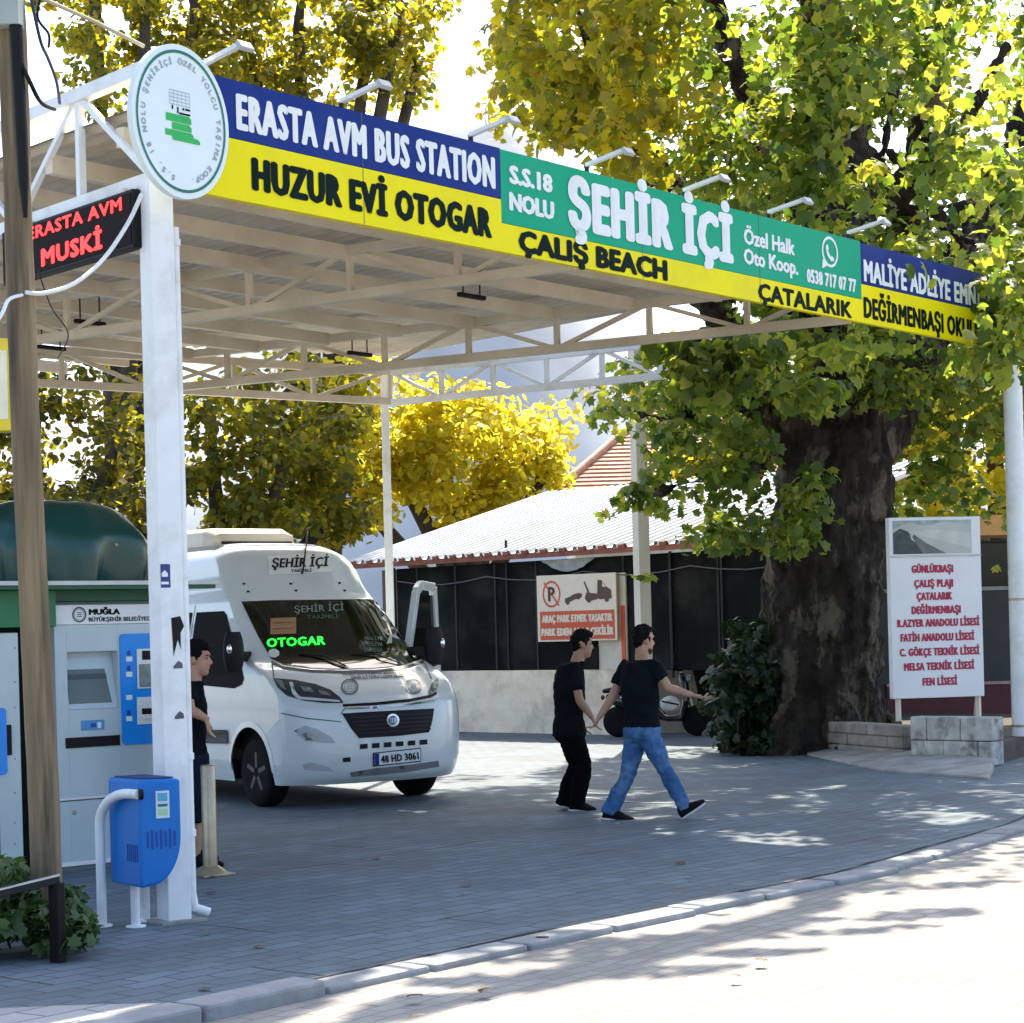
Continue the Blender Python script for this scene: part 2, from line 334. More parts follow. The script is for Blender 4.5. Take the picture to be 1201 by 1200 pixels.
# kerb stones, one row
mb = MB()
def polyline_at(pts, s):
    for a, b in zip(pts, pts[1:]):
        L = (b - a).length
        if s <= L: return a + (b - a) * (s / L), (b - a).normalized()
        s -= L
    return pts[-1], (pts[-1] - pts[-2]).normalized()
s = 0.0; tot = sum((b - a).length for a, b in zip(kerb_pts, kerb_pts[1:])); s_corner = (kerb_pts[1] - kerb_pts[0]).length + .15
while s < tot - 1:
    L = .78 + random.uniform(-.03, .03); p, t = polyline_at(kerb_pts, s + L / 2); t3 = V(t.x, t.y, 0); nrm = V(t.y, -t.x, 0)
    raised = s < s_corner - .3; hgt = .045 if raised else .008 + random.uniform(-.003, .004)
    c = V(p.x, p.y, 0) + nrm * (.02 + random.uniform(-.02, .02))
    mb.obox(c + UP * (hgt - .12), t3 * (L / 2 - .012), nrm * .11, UP * .12 + t3 * random.uniform(-.01, .01)); s += L
o = kind(mb.build('kerb', kerb_m, bevel=.018), 'structure')
# dark open joint between kerb and pavers
mb = MB(); k_ = 0; s = s_corner - .2
while s < tot - 1.2:
    p, t = polyline_at(kerb_pts, s); nrm = V(t.y, -t.x, 0); c = V(p.x, p.y, .004) - nrm * .118; w_ = .012 + .03 * max(0, noise.noise(V(s * 1.7, 2, 0)) + .25); c2 = c - nrm * (w_ + .02 * noise.noise(V(s * 4, 0, 7)))
    mb.v += [c, c2]; k_ += 1; s += .07
mb.f = [(2 * i, 2 * i + 1, 2 * i + 3, 2 * i + 2) for i in range(k_ - 1)]; mb.sm = [False] * (k_ - 1); kind(mb.build('kerb_joint', mat('dirt joint', (.012, .012, .012), .95)), 'structure')
# raised pavement behind the raised kerb, at the bottom left
a, t = polyline_at(kerb_pts, s_corner - .35); n2 = V(-t.y, t.x)
pv = [a + n2 * .09, a + n2 * .55 - t * .35, a + n2 * 1.3 - t * 1.1, V(-12, 10.2), V(-12, 3), kerb_pts[0] + n2 * .09]
mb = MB().prism([(p.x, p.y, -.1) for p in pv], (0, 0, .135)); pav = kind(mb.build('pavement', paver_mat('pavement slabs', (.33, .33, .33), (.12, .12, .12), .40, .20, KANG, .12, .008, (.2, .2, .2), .5, .5), bevel=.03), 'structure')
# faint worn white line across the forecourt
mb = MB()
lp = [G(686, 936), G(725, 940), G(760, 942), G(790, 942), G(840, 939)]
for a, b in zip(lp, lp[1:]):
    d = (b - a).normalized(); q = V(-d.y, d.x, 0) * .035; mb.add([a - q + UP * .004, b - q + UP * .004, b + q + UP * .004, a + q + UP * .004], [(0, 1, 2, 3)])
kind(mb.build('road_marking', mat('worn marking', (.42, .43, .44), .8, var=.4, scale=6)), 'structure')

# distant hills
def hills(name, pts, depth, m):
    mb = MB(); n = len(pts); rows = 14; vs = []
    for k in range(rows):
        f = k / (rows - 1)
        for i, (x, h) in enumerate(pts):
            y = depth + f * 700; z = h * math.sin(f * math.pi / 2) ** .8 + noise.fractal(V(x * .006, y * .006, 0), .7, 2, 5) * h * .16 * f
            vs.append((x, y, z - 2))
    mb.add(vs, [(k * n + i, k * n + i + 1, (k + 1) * n + i + 1, (k + 1) * n + i) for k in range(rows - 1) for i in range(n - 1)], True)
    return kind(mb.build(name, m), 'structure')
hx = [(-1500 + i * 60, 250 + 150 * noise.fractal(V(i * .21, 3.3, 0), .6, 2, 4)) for i in range(52)]
hx = [(x, h + (330 * math.exp(-((x + 30) / 150.0) ** 2))) for x, h in hx]
hills('hills', hx, 1500, mat('limestone hill', (.42, .44, .46), .95, var=.2, scale=.01))

# ================================================================== CANOPY
A = V(-1.93, 12.10, 0); ds = V(.64, .7684, 0).normalized(); dn = V(ds.y, -ds.x, 0)
def SP(s, z, lift=0.0): return A + ds * s + UP * z + dn * lift
canopy = thing('canopy', 'wide flat steel canopy on white posts with cream truss beams underneath', 'canopy', A + V(-.1, .1, 0))
ZB, ZT = 4.40, 4.80
PA = V(-2.05, 12.15, 0); PC = V(-1.42, 24.0, 0); PB = SP(10.5, 0, -.08); PD = V(-9.6, 18.2, 0)
def truss(p, q, zb, zt, panels, w, name='truss', m=cream_paint, flip=0):
    mb = MB(); p, q = Vector(p), Vector(q); d = (q - p)
    mb.bar(p + UP * zb, q + UP * zb, w, w); mb.bar(p + UP * zt, q + UP * zt, w * 1.05, w * 1.05)
    n = panels * 2
    for i in range(n + 1):
        a = p + d * (i / n)
        mb.bar(a + UP * (zb + w / 2), a + UP * (zt - w / 2), w * .62, w * .62, up=d)
        if i < n:
            b = p + d * ((i + 1) / n)
            (u, v) = ((a + UP * zt, b + UP * zb) if i % 2 == flip else (a + UP * zb, b + UP * zt)); e = (v - u).normalized()
            mb.bar(u + e * .04, v - e * .04, w * .5, w * .5)
    return mb.build(name, m, canopy)
t1d = (V(-3.26, 13.28, 0) - V(-2.10, 11.98, 0)).normalized(); T1E = PA + t1d * 10.2
truss(PA, T1E, 4.42, 5.09, 6, .075, m=white_paint, flip=1)
T2a = SP(4.0, 0, -.12); T2dir = (V(-3.52, 18.61, 0) - V(.48, 16.01, 0)).normalized(); T2E = T2a + T2dir * 8.4
truss(T2a, T2E, ZB, ZB + .36, 4, .075)
T3a = SP(8.0, 0, -.12); T3dir = (V(-3.57, 22.27, 0) - V(3.20, 18.5, 0)).normalized(); T3E = T3a + T3dir * 7.9
truss(T3a, T3E, ZB, ZB + .34, 4, .08)
truss(V(-1.36, 23.85, 0), V(-9.6, 17.95, 0), ZB, ZB + .35, 5, .08)
truss(PC + V(.08, -.04, 0), PC.lerp(PB, .60), ZB, ZB + .35, 3, .075, m=white_paint)
truss(SP(.35, 0, -.14), SP(10.4, 0, -.14), 4.44, 5.04, 6, .06)
# purlins parallel to the fascia
mb = MB()
def cross2(p, d, q, e):
    den = d.x * e.y - d.y * e.x; t = ((q.x - p.x) * e.y - (q.y - p.y) * e.x) / den; return p + d * t
for k in range(0, 12):
    o = SP(0, ZT - .06, 0) - dn * (.5 + k * .86); a = cross2(o, ds, PA, t1d); b = cross2(o, ds, T3a, T3dir); a.z = b.z = ZT - .06
    if (b - a).dot(ds) > .6: MB().bar(a, b, .07, .12).build('purlin', cream_paint, canopy)

# corrugated roof sheet (two skins, ribs run towards the back)
mb = MB(); quad = [PA + V(-.1, .12, 0), SP(8.12, 0, -.2), PC + V(.12, .1, 0), T1E + V(-.2, .2, 0)]
NU, NV = 220, 8; vs = []
for i in range(NU + 1):
    for j in range(NV + 1):
        u, v = i / NU, j / NV; p = quad[0].lerp(quad[1], u).lerp(quad[3].lerp(quad[2], u), v)
        vs.append(p + UP * (ZT + .05 + (.028 if i % 4 in (0, 1) else 0) + .10 * v))
k0 = len(vs)
mb.add(vs, [(i * (NV + 1) + j, (i + 1) * (NV + 1) + j, (i + 1) * (NV + 1) + j + 1, i * (NV + 1) + j + 1) for i in range(NU) for j in range(NV)])
mb.add([v + UP * .012 for v in vs], [(i * (NV + 1) + j, i * (NV + 1) + j + 1, (i + 1) * (NV + 1) + j + 1, (i + 1) * (NV + 1) + j) for i in range(NU) for j in range(NV)])
mb.build('roof_sheet', roof_under, canopy)
# posts
fx = V(.80, .6, 0); fy = V(fx.y, -fx.x, 0)
pc = V(-2.06, 12.22, 0)
mb = MB().obox(pc + UP * 2.205, fx * .077, fy * .076, UP * 2.205); post = mb.build('post', white_paint, canopy, bevel=.006)
mb = MB().obox(pc + UP * .008, fx * .15, fy * .14, UP * .008); mb.build('base_plate', concrete, post)
mb = MB().obox(V(-1.42, 24.0, 2.36), (.045, 0, 0), (0, .05, 0), UP * 2.36)
mb.build('post', white_paint, canopy, bevel=.005)
# rain pipe on the front post
pp = pc + fx * .108 + fy * .02
mb = MB().tube([pp + UP * 4.15, pp + UP * .16, pp + fx * .02 + UP * .07, pp + fx * .10 + fy * .03 + UP * .035], .029, 12)
pipe = mb.build('rain_pipe', white_paint, canopy)
for z in (4.06, 2.07, .98, .52): MB().tube([pp + UP * (z - .02), pp + UP * (z + .02)], .037, 12).bar(pp + UP * z, pc + UP * z + fx * .07, .02, .03).build('pipe_clip', white_paint, pipe)
# worn patches and a little label on the front face of the post
def pfn(lift=.002):
    o = pc + fy * .076
    return lambda x, z: o + fx * x + UP * z + fy * lift
q = pfn()
def patch(poly, m, name='worn_patch', parent=post): return MB().add([q(x, z) for x, z in poly], [tuple(range(len(poly)))]).build(name, m, parent)
patch([(-.01, 1.81), (.05, 1.82), (.075, 1.76), (.05, 1.72), (.05, 1.62), (.03, 1.68), (.0, 1.58), (-.005, 1.7)], black)
for zz in (1.52, 1.22): patch([(-.005, zz), (.03, zz + .035), (.055, zz + .02), (.06, zz - .01), (.0, zz - .012)], mat('old glue', (.11, .10, .13), .8))
st = patch([(-.072, 1.99), (-.008, 1.99), (-.008, 2.13), (-.072, 2.13)], mat('navy label', (.02, .03, .20), .4), 'post_label')
MB().add([q(x, z) + fy * .001 for x, z in [(-.065, 2.055), (-.025, 2.055), (-.025, 2.075), (-.045, 2.095), (-.065, 2.075)]], [(0, 1, 2, 3, 4)]).build('label_mark', sign_white, st)
MB().add([q(x, z) + fy * .001 for x, z in [(-.07, 2.01), (-.02, 2.01), (-.02, 2.025), (-.07, 2.025)]], [(0, 1, 2, 3)]).build('label_mark', sign_white, st)

# ------------------------------------------------------------------ fascia banner
ban = thing('fascia_sign', 'long blue, green and yellow sign board along the canopy edge naming stops', 'sign', SP(.3, 4.36))
def spanel(s0, s1, z0, z1, m, name, back=.05): return MB().obox(SP((s0 + s1) / 2, (z0 + z1) / 2, -back / 2), ds * (s1 - s0) / 2, UP * (z1 - z0) / 2, dn * back / 2).build(name, m, ban)
SZ0, SZ1 = 4.355, 5.085
bp1 = spanel(.2, 3.018, 4.728, SZ1, sign_blue, 'blue_panel'); gp = spanel(3.022, 8.008, 4.562, SZ1 - .006, sign_green, 'green_panel'); bp2 = spanel(8.012, 10.5, 4.702, SZ1 - .02, sign_blue, 'blue_panel')
yp = MB()
for s0, s1, z1 in ((.2, 3.02, 4.724), (3.02, 8.01, 4.558), (8.01, 10.5, 4.698)): yp.obox(SP((s0 + s1) / 2, (SZ0 + z1) / 2, -.025), ds * ((s1 - s0) / 2 - .0005), UP * (z1 - SZ0) / 2, dn * .025)
yp = yp.build('yellow_panel', sign_yellow, ban)
def stext(body, L, Rr, parent, m, bold=.012, sp=1.0):
    """L, Rr: (x, baseline y, cap top y) measured at the left and right end of the line"""
    s0, z0 = meet(L[0], L[1], A, ds); s1, z1 = meet(Rr[0], Rr[1], A, ds); h0 = meet(L[0], L[2], A, ds)[1] - z0; h1 = meet(Rr[0], Rr[2], A, ds)[1] - z1
    fn = lambda x, y, k: SP(s0 + x, (z0 + z1) / 2 + y, .003 + k)
    return lettering(body, fn, s1 - s0, (h0 + h1) / 2, bold, spacing=sp).build('lettering', m, parent)
stext('ERASTA AVM BUS STATION', (277, 152, 111), (581, 222, 184), bp1, sign_white, .015, 1.16)
stext('HUZUR EVİ OTOGAR', (295, 221, 183), (577, 282, 247), yp, sign_dark, .020, 1.14)
stext('ÇALIŞ BEACH', (608, 298, 271), (783, 328, 304), yp, sign_dark, .020, 1.05)
stext('S.S.18', (597, 215, 193), (648, 227, 206), gp, sign_white, .014)
stext('NOLU', (597, 248, 226), (650, 257, 236), gp, sign_white, .014)
stext('ŞEHİR İÇİ', (666, 270, 208), (860, 308, 255), gp, sign_white, .038, 1.2)
stext('Özel Halk', (872, 287, 268), (932, 299, 281), gp, sign_white, .010)
stext('Oto Koop.', (872, 309, 290), (936, 323, 306), gp, sign_white, .010)
stext('0538 717 07 77', (946, 332, 315), (1004, 343, 328), gp, sign_white, .010, 1.1)
stext('MALİYE ADLİYE EMNİYET', (1013, 330, 302), (1172, 366, 345), bp2, sign_white, .014, 1.1)
stext('DEĞİRMENBAŞI OKULLARI', (1013, 374, 348), (1166, 402, 381), yp, sign_dark, .014, 1.1)
stext('ÇATALARIK', (889, 353, 332), (999, 373, 354), yp, sign_dark, .014, 1.05)
# speech bubble with a handset
s0, z0 = meet(973, 297, A, ds); mb = MB(); rr = .135; ring = []
n = 28; o1 = [SP(s0 + rr * math.cos(a), z0 + .01 + rr * math.sin(a), .004) for a in [2 * math.pi * i / n for i in range(n)]]; o2 = [SP(s0 + (rr - .024) * math.cos(a), z0 + .01 + (rr - .024) * math.sin(a), .004) for a in [2 * math.pi * i / n for i in range(n)]]
mb.add(o1 + o2, [(i, (i + 1) % n, n + (i + 1) % n, n + i) for i in range(n)])
mb.add([SP(s0 - .125, z0 - .06, .0045), SP(s0 - .05, z0 - .115, .0045), SP(s0 - .14, z0 - .15, .0045)], [(0, 2, 1)])
hs = [(s0 - .062, z0 + .06), (s0 - .035, z0 + .075), (s0 - .02, z0 + .035), (s0 - .03, z0 + .015), (s0 + .01, z0 - .03), (s0 + .03, z0 - .02), (s0 + .07, z0 - .04), (s0 + .055, z0 - .065), (s0 + .02, z0 - .07), (s0 - .04, z0 - .03), (s0 - .07, z0 + .03)]
mb.add([SP(x, z, .004) for x, z in hs], [tuple(range(len(hs)))]); mb.build('phone_emblem', sign_white, gp)
for s_, z0_, z1_, par in ((1.62, 4.728, SZ1 - .002, bp1), (1.62, SZ0 + .002, 4.72, yp), (4.70, 4.562, SZ1 - .008, gp), (6.35, 4.562, SZ1 - .008, gp), (4.70, SZ0 + .002, 4.555, yp), (6.35, SZ0 + .002, 4.555, yp)):
    MB().obox(SP(s_, (z0_ + z1_) / 2, .0008), ds * .003, UP * (z1_ - z0_) / 2, dn * .0006).build('panel_joint', mat('joint grey', (.10, .11, .10), .7), par)  # thin dark seam between neighbouring sign panels
# board frame behind
mb = MB()
for z in (SZ0 + .03, SZ1 - .06): mb.bar(SP(.2, z, -.07), SP(10.5, z, -.07), .035, .035)
mb.build('back_frame', cream_paint, ban)

# ------------------------------------------------------------------ round sign on the corner
rc = SP(-.015, 4.722, .09); disc = thing('round_sign', 'round white sign with green ring and bus emblem on the canopy corner', 'sign', rc)
RX, RZ = .372, .452
def el(f, lift): return lambda a: rc + ds * (RX * f * math.cos(a)) + UP * (RZ * f * math.sin(a)) + dn * lift
n = 56; AN = [2 * math.pi * i / n for i in range(n)]
e0, e1 = el(1, -.035), el(1, .01); mb = MB(); mb.add([e0(a) for a in AN] + [e1(a) for a in AN], [(i, (i + 1) % n, n + (i + 1) % n, n + i) for i in range(n)], True)
mb.add([e1(a) for a in AN], [tuple(range(n))]); mb.add([e0(a) for a in AN], [tuple(range(n))[::-1]]); mb.build('board', mat('disc white', (.74, .83, .84), .35, var=.02), disc)
r1, r2 = el(.925, .013), el(.885, .013); MB().add([r1(a) for a in AN] + [r2(a) for a in AN], [(i, (i + 1) % n, n + (i + 1) % n, n + i) for i in range(n)]).build('green_ring', ring_green, disc)
# lettering round the rim
mb = MB(); txt = 'S.S. 18 NOLU ŞEHİRİÇİ ÖZEL YOLCU TAŞIMA KOOP.'; a0 = R(255)
for i, ch in enumerate(txt):
    if ch == ' ': continue
    a = a0 - R(330) * i / (len(txt) - 1); cx, cz = .74 * math.cos(a), .74 * math.sin(a)
    tx, tz = math.sin(a), -math.cos(a); ux, uz = math.cos(a), math.sin(a)
    fn = lambda x, y, k: rc + ds * (cx * RX + x * tx + y * ux) + UP * (cz * RZ + x * tz + y * uz) + dn * (.0125 + k)
    lettering(ch, fn, None, .034, .002, mb, align='c')
mb.build('rim_lettering', grey_ink, disc)
def dpoly(P, m, name, lift=.0125): return MB().add([rc + ds * (x * RX) + UP * (z * RZ) + dn * lift for x, z in P], [tuple(range(len(P)))]).build(name, m, disc)
mb = MB()
for lvl, (z0, z1, x0, x1) in enumerate([(-.02, .08, -.32, .20), (-.12, -.03, -.20, .20), (-.21, -.13, -.34, .24), (-.26, -.19, -.2, .37)]):
    mb.add([rc + ds * (x * RX) + UP * (z * RZ) + dn * (.0125 + lvl * .0003) for x, z in [(x0, z0), (x1, z0), (x1, z1 - .03), (x1 - .05, z1), (x0, z1)]], [(0, 1, 2, 3, 4)])
mb.build('green_emblem', logo_green, disc)
mb = MB()
for i in range(5): z = .20 + i * .045; mb.add([rc + ds * (x * RX) + UP * (zz * RZ) + dn * .0125 for x, zz in [(-.24, z), (.18, z), (.18, z + .012), (-.24, z + .012)]], [(0, 1, 2, 3)])
for i in range(6): x = -.24 + i * .082; mb.add([rc + ds * (xx * RX) + UP * (zz * RZ) + dn * .0128 for xx, zz in [(x, .2), (x + .01, .2), (x + .01, .39), (x, .39)]], [(0, 1, 2, 3)])
mb.build('bus_outline', mat('pale ink', (.42, .52, .58), .5), disc)
mb = MB()
for x0, x1, z0, z1 in ((-.20, -.17, .14, .19), (-.09, -.06, .10, .18), (-.05, .18, .09, .115), (.02, .06, .15, .18), (.08, .18, .155, .18)): mb.add([rc + ds * (x * RX) + UP * (z * RZ) + dn * .0131 for x, z in [(x0, z0), (x1, z0), (x1, z1), (x0, z1)]], [(0, 1, 2, 3)])
mb.build('bus_wheels', sign_dark, disc)

# ------------------------------------------------------------------ lamps on the sign's top edge
def make_lamp():
    t = thing('sign_lamp', 'x', 'lamp', (0, 0, 0), 0, 'lamp arms along the top of the fascia sign')
    MB().tube([V(0, 0, -.05), V(0, 0, .02)], .018).build('foot', dark_metal, t, local=True)
    mb = MB().bar((0, 0, .02), dn * .36 + UP * .075, .04, .03); mb.build('arm', white_paint, t, local=True, bevel=.004)
    e = dn * .385 + UP * .055
    h = MB().obox(e, ds * .055, (dn * .6 - UP * .8) * .03, (dn * .8 + UP * .6) * .016).build('lamp_head', mat('lamp grey', (.42, .43, .43), .4), t, local=True, bevel=.006)
    return t
LAMPS = [(240, 82, 'on the blue board beside the round sign'), (404, 121, 'above the word AVM'), (556, 167, 'above the word STATION near the green board'), (692, 204, 'above the big letter at the start of the green board'), (806, 232, 'above the big last letters on the green board'), (905, 261, 'above the small words Özel Halk'), (998, 284, 'above the phone emblem, at the green board end')]
lamp0 = make_lamp()
for i, (x, y, txt) in enumerate(LAMPS):
    o = lamp0 if i == 0 else copy_tree(lamp0); s_, z_ = meet(x, y, A, ds); o.location = SP(s_, SZ1 + .03, -.03)
    o['label'] = ('white lamp arm ' + txt)

# ------------------------------------------------------------------ LED display under the first truss
ld = t1d; ln = V(-ld.y, ld.x, 0)
if ln.y > 0: ln = -ln
lo = PA + ln * .05
disp = thing('led_display', 'black dot display with red lettering hung beside the front post', 'display', lo + UP * 3.98)
s_r, zt = meet(162, 222, lo, ld); zb_ = meet(162, 291, lo, ld)[1]
LS0, LS1, LZ0, LZ1 = s_r, s_r + 1.62, zb_, zt
MB().obox(lo + ld * (LS0 + LS1) / 2 + UP * (LZ0 + LZ1) / 2, ld * (LS1 - LS0) / 2, UP * (LZ1 - LZ0) / 2, ln * .04).build('case', black, disp, bevel=.006)
sc = MB().obox(lo + ld * (LS0 + LS1) / 2 + UP * (LZ0 + LZ1) / 2 + ln * .041, ld * ((LS1 - LS0) / 2 - .02), UP * ((LZ1 - LZ0) / 2 - .02), ln * .003).build('screen', mat('led screen', (.008, .003, .004), .6, var=.2, scale=60, spec=.1), disp)
def ltext(body, L, Rr, bold):
    sl, zl = meet(L[0], L[1], lo, ld); sr, zr = meet(Rr[0], Rr[1], lo, ld); h = meet(Rr[0], Rr[2], lo, ld)[1] - zr
    fn = lambda x, y, k: lo + ld * (sl - x) + UP * ((zl + zr) / 2 - .045 + y) + ln * (.047 + k)
    return lettering(body, fn, sl - sr, h, bold, spacing=1.1).build('lettering', led_red, sc)
ltext('ERASTA AVM', (40, 268, 248), (151, 247, 231), .006); ltext('MUSKİ', (56, 301, 277), (128, 289, 267), .012)
for sx in (.15, 1.3): MB().bar(lo + ld * (LS0 + sx) + UP * LZ1, lo + ld * (LS0 + sx) + UP * 4.40, .02).build('hanger', cream_paint, disp)

# ------------------------------------------------------------------ lamps hanging under the roof
HL = [(106, 393, 18.5, 'black strip lamp under the roof, seen left of the front post'), (60, 411, 20.0, 'black strip lamp under the roof beside the wooden pole'), (422, 417, 21.0, 'black strip lamp under the roof in front of the far corner post'), (553, 345, 17.6, 'black strip lamp under the roof below the green board')]
hl0 = None
for i, (x, y, d, lb) in enumerate(HL):
    p = D(x, y, d)
    if hl0 is None:
        hl0 = thing('hanging_lamp', lb, 'lamp', p, 0, 'strip lamps under the canopy')
        MB().bar(-ds * .17, ds * .17, .05, .04).build('lamp_body', black, hl0, local=True, bevel=.01); 
        for sx in (-.11, .11): MB().bar(ds * sx + UP * .025, ds * sx + UP * .27, .010).build('rod', dark_metal, hl0, local=True)
        o = hl0
    else: o = copy_tree(hl0)
    o.location = (p.x, p.y, ZT - .23); o['label'] = lb

# ================================================================== FOLIAGE HELPERS
LEAF = np.array([(0, .55, .0), (-.22, .27, .05), (-.50, .26, -.05), (-.36, .02, .05), (-.50, -.22, -.07), (-.20, -.33, .03), (0, -.34, .0), (.20, -.33, .03), (.50, -.22, -.07), (.36, .02, .05), (.50, .26, -.05), (.22, .27, .05), (0, .02, .08)])
LEAF_F = [(12, i, (i + 1) % 12) for i in range(12)]
SIMPLE = np.array([(0, .5, 0), (-.34, .22, .05), (-.30, -.25, -.02), (0, -.45, 0), (.30, -.25, -.02), (.34, .22, .05)]); SIMPLE_F = [(0, 1, 2, 3), (0, 3, 4, 5)]
def leaves(name, cen, size, m, parent=None, shape='leaf', up=.55, outward=None, droop=.3):
    cen = np.asarray(cen, dtype=float); N = len(cen); T, F = (LEAF, LEAF_F) if shape == 'leaf' else (SIMPLE, SIMPLE_F)
    nr = rng.normal(size=(N, 3)); nr /= np.linalg.norm(nr, axis=1)[:, None]; nr = nr * .8 + np.array([0, 0, up])
    if outward is not None: nr += outward * .7
    nr /= np.linalg.norm(nr, axis=1)[:, None]
    t = rng.normal(size=(N, 3)); t[:, 2] -= droop * 2; t -= nr * (t * nr).sum(1)[:, None]; t /= np.linalg.norm(t, axis=1)[:, None]
    b = np.cross(t, nr); sz = size * rng.uniform(.65, 1.25, N)
    vs = cen[:, None, :] + sz[:, None, None] * (T[None, :, 0, None] * b[:, None, :] + T[None, :, 1, None] * t[:, None, :] + T[None, :, 2, None] * nr[:, None, :])
    k = T.shape[0]; off = np.array(off_of(parent)) if parent else np.zeros(3)
    vs = (vs - off).reshape(-1, 3)
    fl = len(F[0]); fa = (np.arange(N)[:, None, None] * k + np.array(F)[None]).reshape(-1)
    me = bpy.data.meshes.new(name); me.vertices.add(len(vs)); me.vertices.foreach_set('co', vs.ravel())
    nf = N * len(F); me.loops.add(nf * fl); me.loops.foreach_set('vertex_index', fa.astype(np.int32))
    me.polygons.add(nf); me.polygons.foreach_set('loop_start', np.arange(0, nf * fl, fl, dtype=np.int32))
    me.polygons.foreach_set('use_smooth', np.ones(nf, dtype=bool)); me.update(calc_edges=True); me.validate(); me.materials.append(m)
    o = bpy.data.objects.new(name, me); C.objects.link(o)
    if parent: o.parent = parent
    return o
def clump_points(cs, per, r, squash=.7):
    out = []; ow = []
    for c, rr, nn in cs:
        d = rng.normal(size=(nn, 3)); d /= np.linalg.norm(d, axis=1)[:, None]; q = d * (rr * rng.uniform(.25, 1.0, nn) ** .6)[:, None]; q[:, 2] *= squash
        out.append(np.array(c)[None] + q); ow.append(d)
    return np.concatenate(out), np.concatenate(ow)

# ================================================================== LEFT FOREGROUND
# wooden utility pole
pb, ptp = D(56, 1116, 11.15), D(9, -70, 11.05); pb.z = -.05
pole = thing('utility_pole', 'cracked weathered wooden utility pole leaning slightly at the left edge', 'pole', (pb.x, pb.y, 0))
mb = MB(); secs = []
for i in range(70):
    f = i / 69; c = pb.lerp(ptp, f); r = .084 - .012 * f
    secs.append((c + V(.006 * math.sin(f * 9), .004 * math.cos(f * 7), 0), V(r, 0, 0), V(0, r, 0)))
mb.loft(secs, 36)
for i, v in enumerate(mb.v):
    j = i % 36; a = 2 * math.pi * j / 36; dd = noise.fractal(V(math.cos(a) * 2.5, math.sin(a) * 2.5, v.z * .35), .7, 2, 5) * .012
    dd -= .014 * max(0, 1 - abs(((a - 4.9 - .12 * math.sin(v.z * 1.3)) + math.pi) % (2 * math.pi) - math.pi) / .13)
    ax = pb.lerp(ptp, (v.z - pb.z) / (ptp.z - pb.z)); rad = V(v.x - ax.x, v.y - ax.y, 0)
    if rad.length > .01: mb.v[i] = v + rad.normalized() * dd
mb.build('pole_shaft', wood, pole)
bx = D(2, 14, 10.98); mb = MB().box(bx + V(-.13, -.07, -.085), bx + V(.105, .07, .13)); mb.build('junction_box', mat('grey box', (.32, .36, .35), .5), pole, bevel=.006)
cdt = [D(17 + .05 * y_, y_, 10.95 + .00005 * y_) for y_ in (30, 90, 150, 210, 255)]; MB().tube(cdt, [.036, .036, .034, .03, .012], 12).build('conduit', black, pole)
def cable(name, pts, r, m, label, cat='cable', group=None):
    P = [D(*p) for p in pts]; out = []
    for i in range(len(P) - 1):
        p0, p1, p2, p3 = P[max(i - 1, 0)], P[i], P[i + 1], P[min(i + 2, len(P) - 1)]
        for k in range(6):
            t = k / 6; out.append(.5 * ((2 * p1) + (p2 - p0) * t + (2 * p0 - 5 * p1 + 4 * p2 - p3) * t * t + (3 * p1 - p0 - 3 * p2 + p3) * t ** 3))
    out.append(P[-1]); o = MB().tube(out, r, 8).build(name, m); return tag(o, label, cat, group)
cable('cable', [(166, 228, 11.9), (150, 262, 11.8), (122, 303, 11.6), (88, 332, 11.3), (52, 344, 11.08), (30, 343, 11.0)], .0125, mat('white cable', (.72, .72, .70), .5), 'thick white cable drooping from the front post to the wooden pole')
cable('cable', [(26, 346, 11.0), (10, 352, 10.9), (0, 372, 10.8), (-30, 410, 10.7)], .010, white_paint, 'short white cable running off the wooden pole to the left edge')
cable('cable', [(14, 34, 10.98), (24, 70, 10.95), (36, 98, 10.96), (48, 120, 11.2), (64, 128, 11.9)], .012, black, 'black cable hanging down the wooden pole from the grey box')
cable('cable', [(33, -20, 11.0), (40, 15, 11.1), (48, 50, 11.3), (56, 68, 11.6), (66, 95, 12.0), (70, 121, 12.6)], .010, mat('navy cable', (.02, .04, .12), .5), 'dark blue cable hanging beside the wooden pole, from the top edge')
cable('cable', [(49, -10, 11.2), (44, 20, 11.2), (57, 40, 11.4), (57, 55, 11.6)], .008, black, 'thin black looped cable beside the dark blue cable')
cable('rope', [(40, -8, 11.0), (56, 1, 11.1), (110, 25, 11.6), (168, 54, 12.2)], .012, mat('pale rope', (.45, .40, .28), .8), 'pale straight rope running from the pole top towards the round sign', 'rope')
cable('cable', [(44, 315, 11.1), (60, 360, 11.5), (80, 392, 12.2), (68, 420, 12.8)], .004, dark_metal, 'thin dark wire hanging loose behind the wooden pole under the led display')

# yellow light box at the left edge
yb = D(-22, 453, 11.8); ybx = thing('light_box_sign', 'pale light box sign with yellow frame cut by the left edge', 'sign', yb)
MB().box(yb + V(-.26, -.05, -.265), yb + V(.195, .09, .265)).build('case', mat('box yellow', (.80, .62, .02), .4), ybx, bevel=.008)
MB().box(yb + V(-.23, -.056, -.20), yb + V(.165, -.052, .195)).build('face_panel', mat('pale face', (.80, .77, .55), .4), ybx)
MB().bar(yb + V(.02, 0, -.23), yb + V(-.02, .1, -2.0), .04).build('bracket_post', dark_metal, ybx)
MB().bar(yb + V(-.02, .1, -2.0), V(yb.x - .02, yb.y + .1, 0), .05).build('bracket_post', dark_metal, ybx)

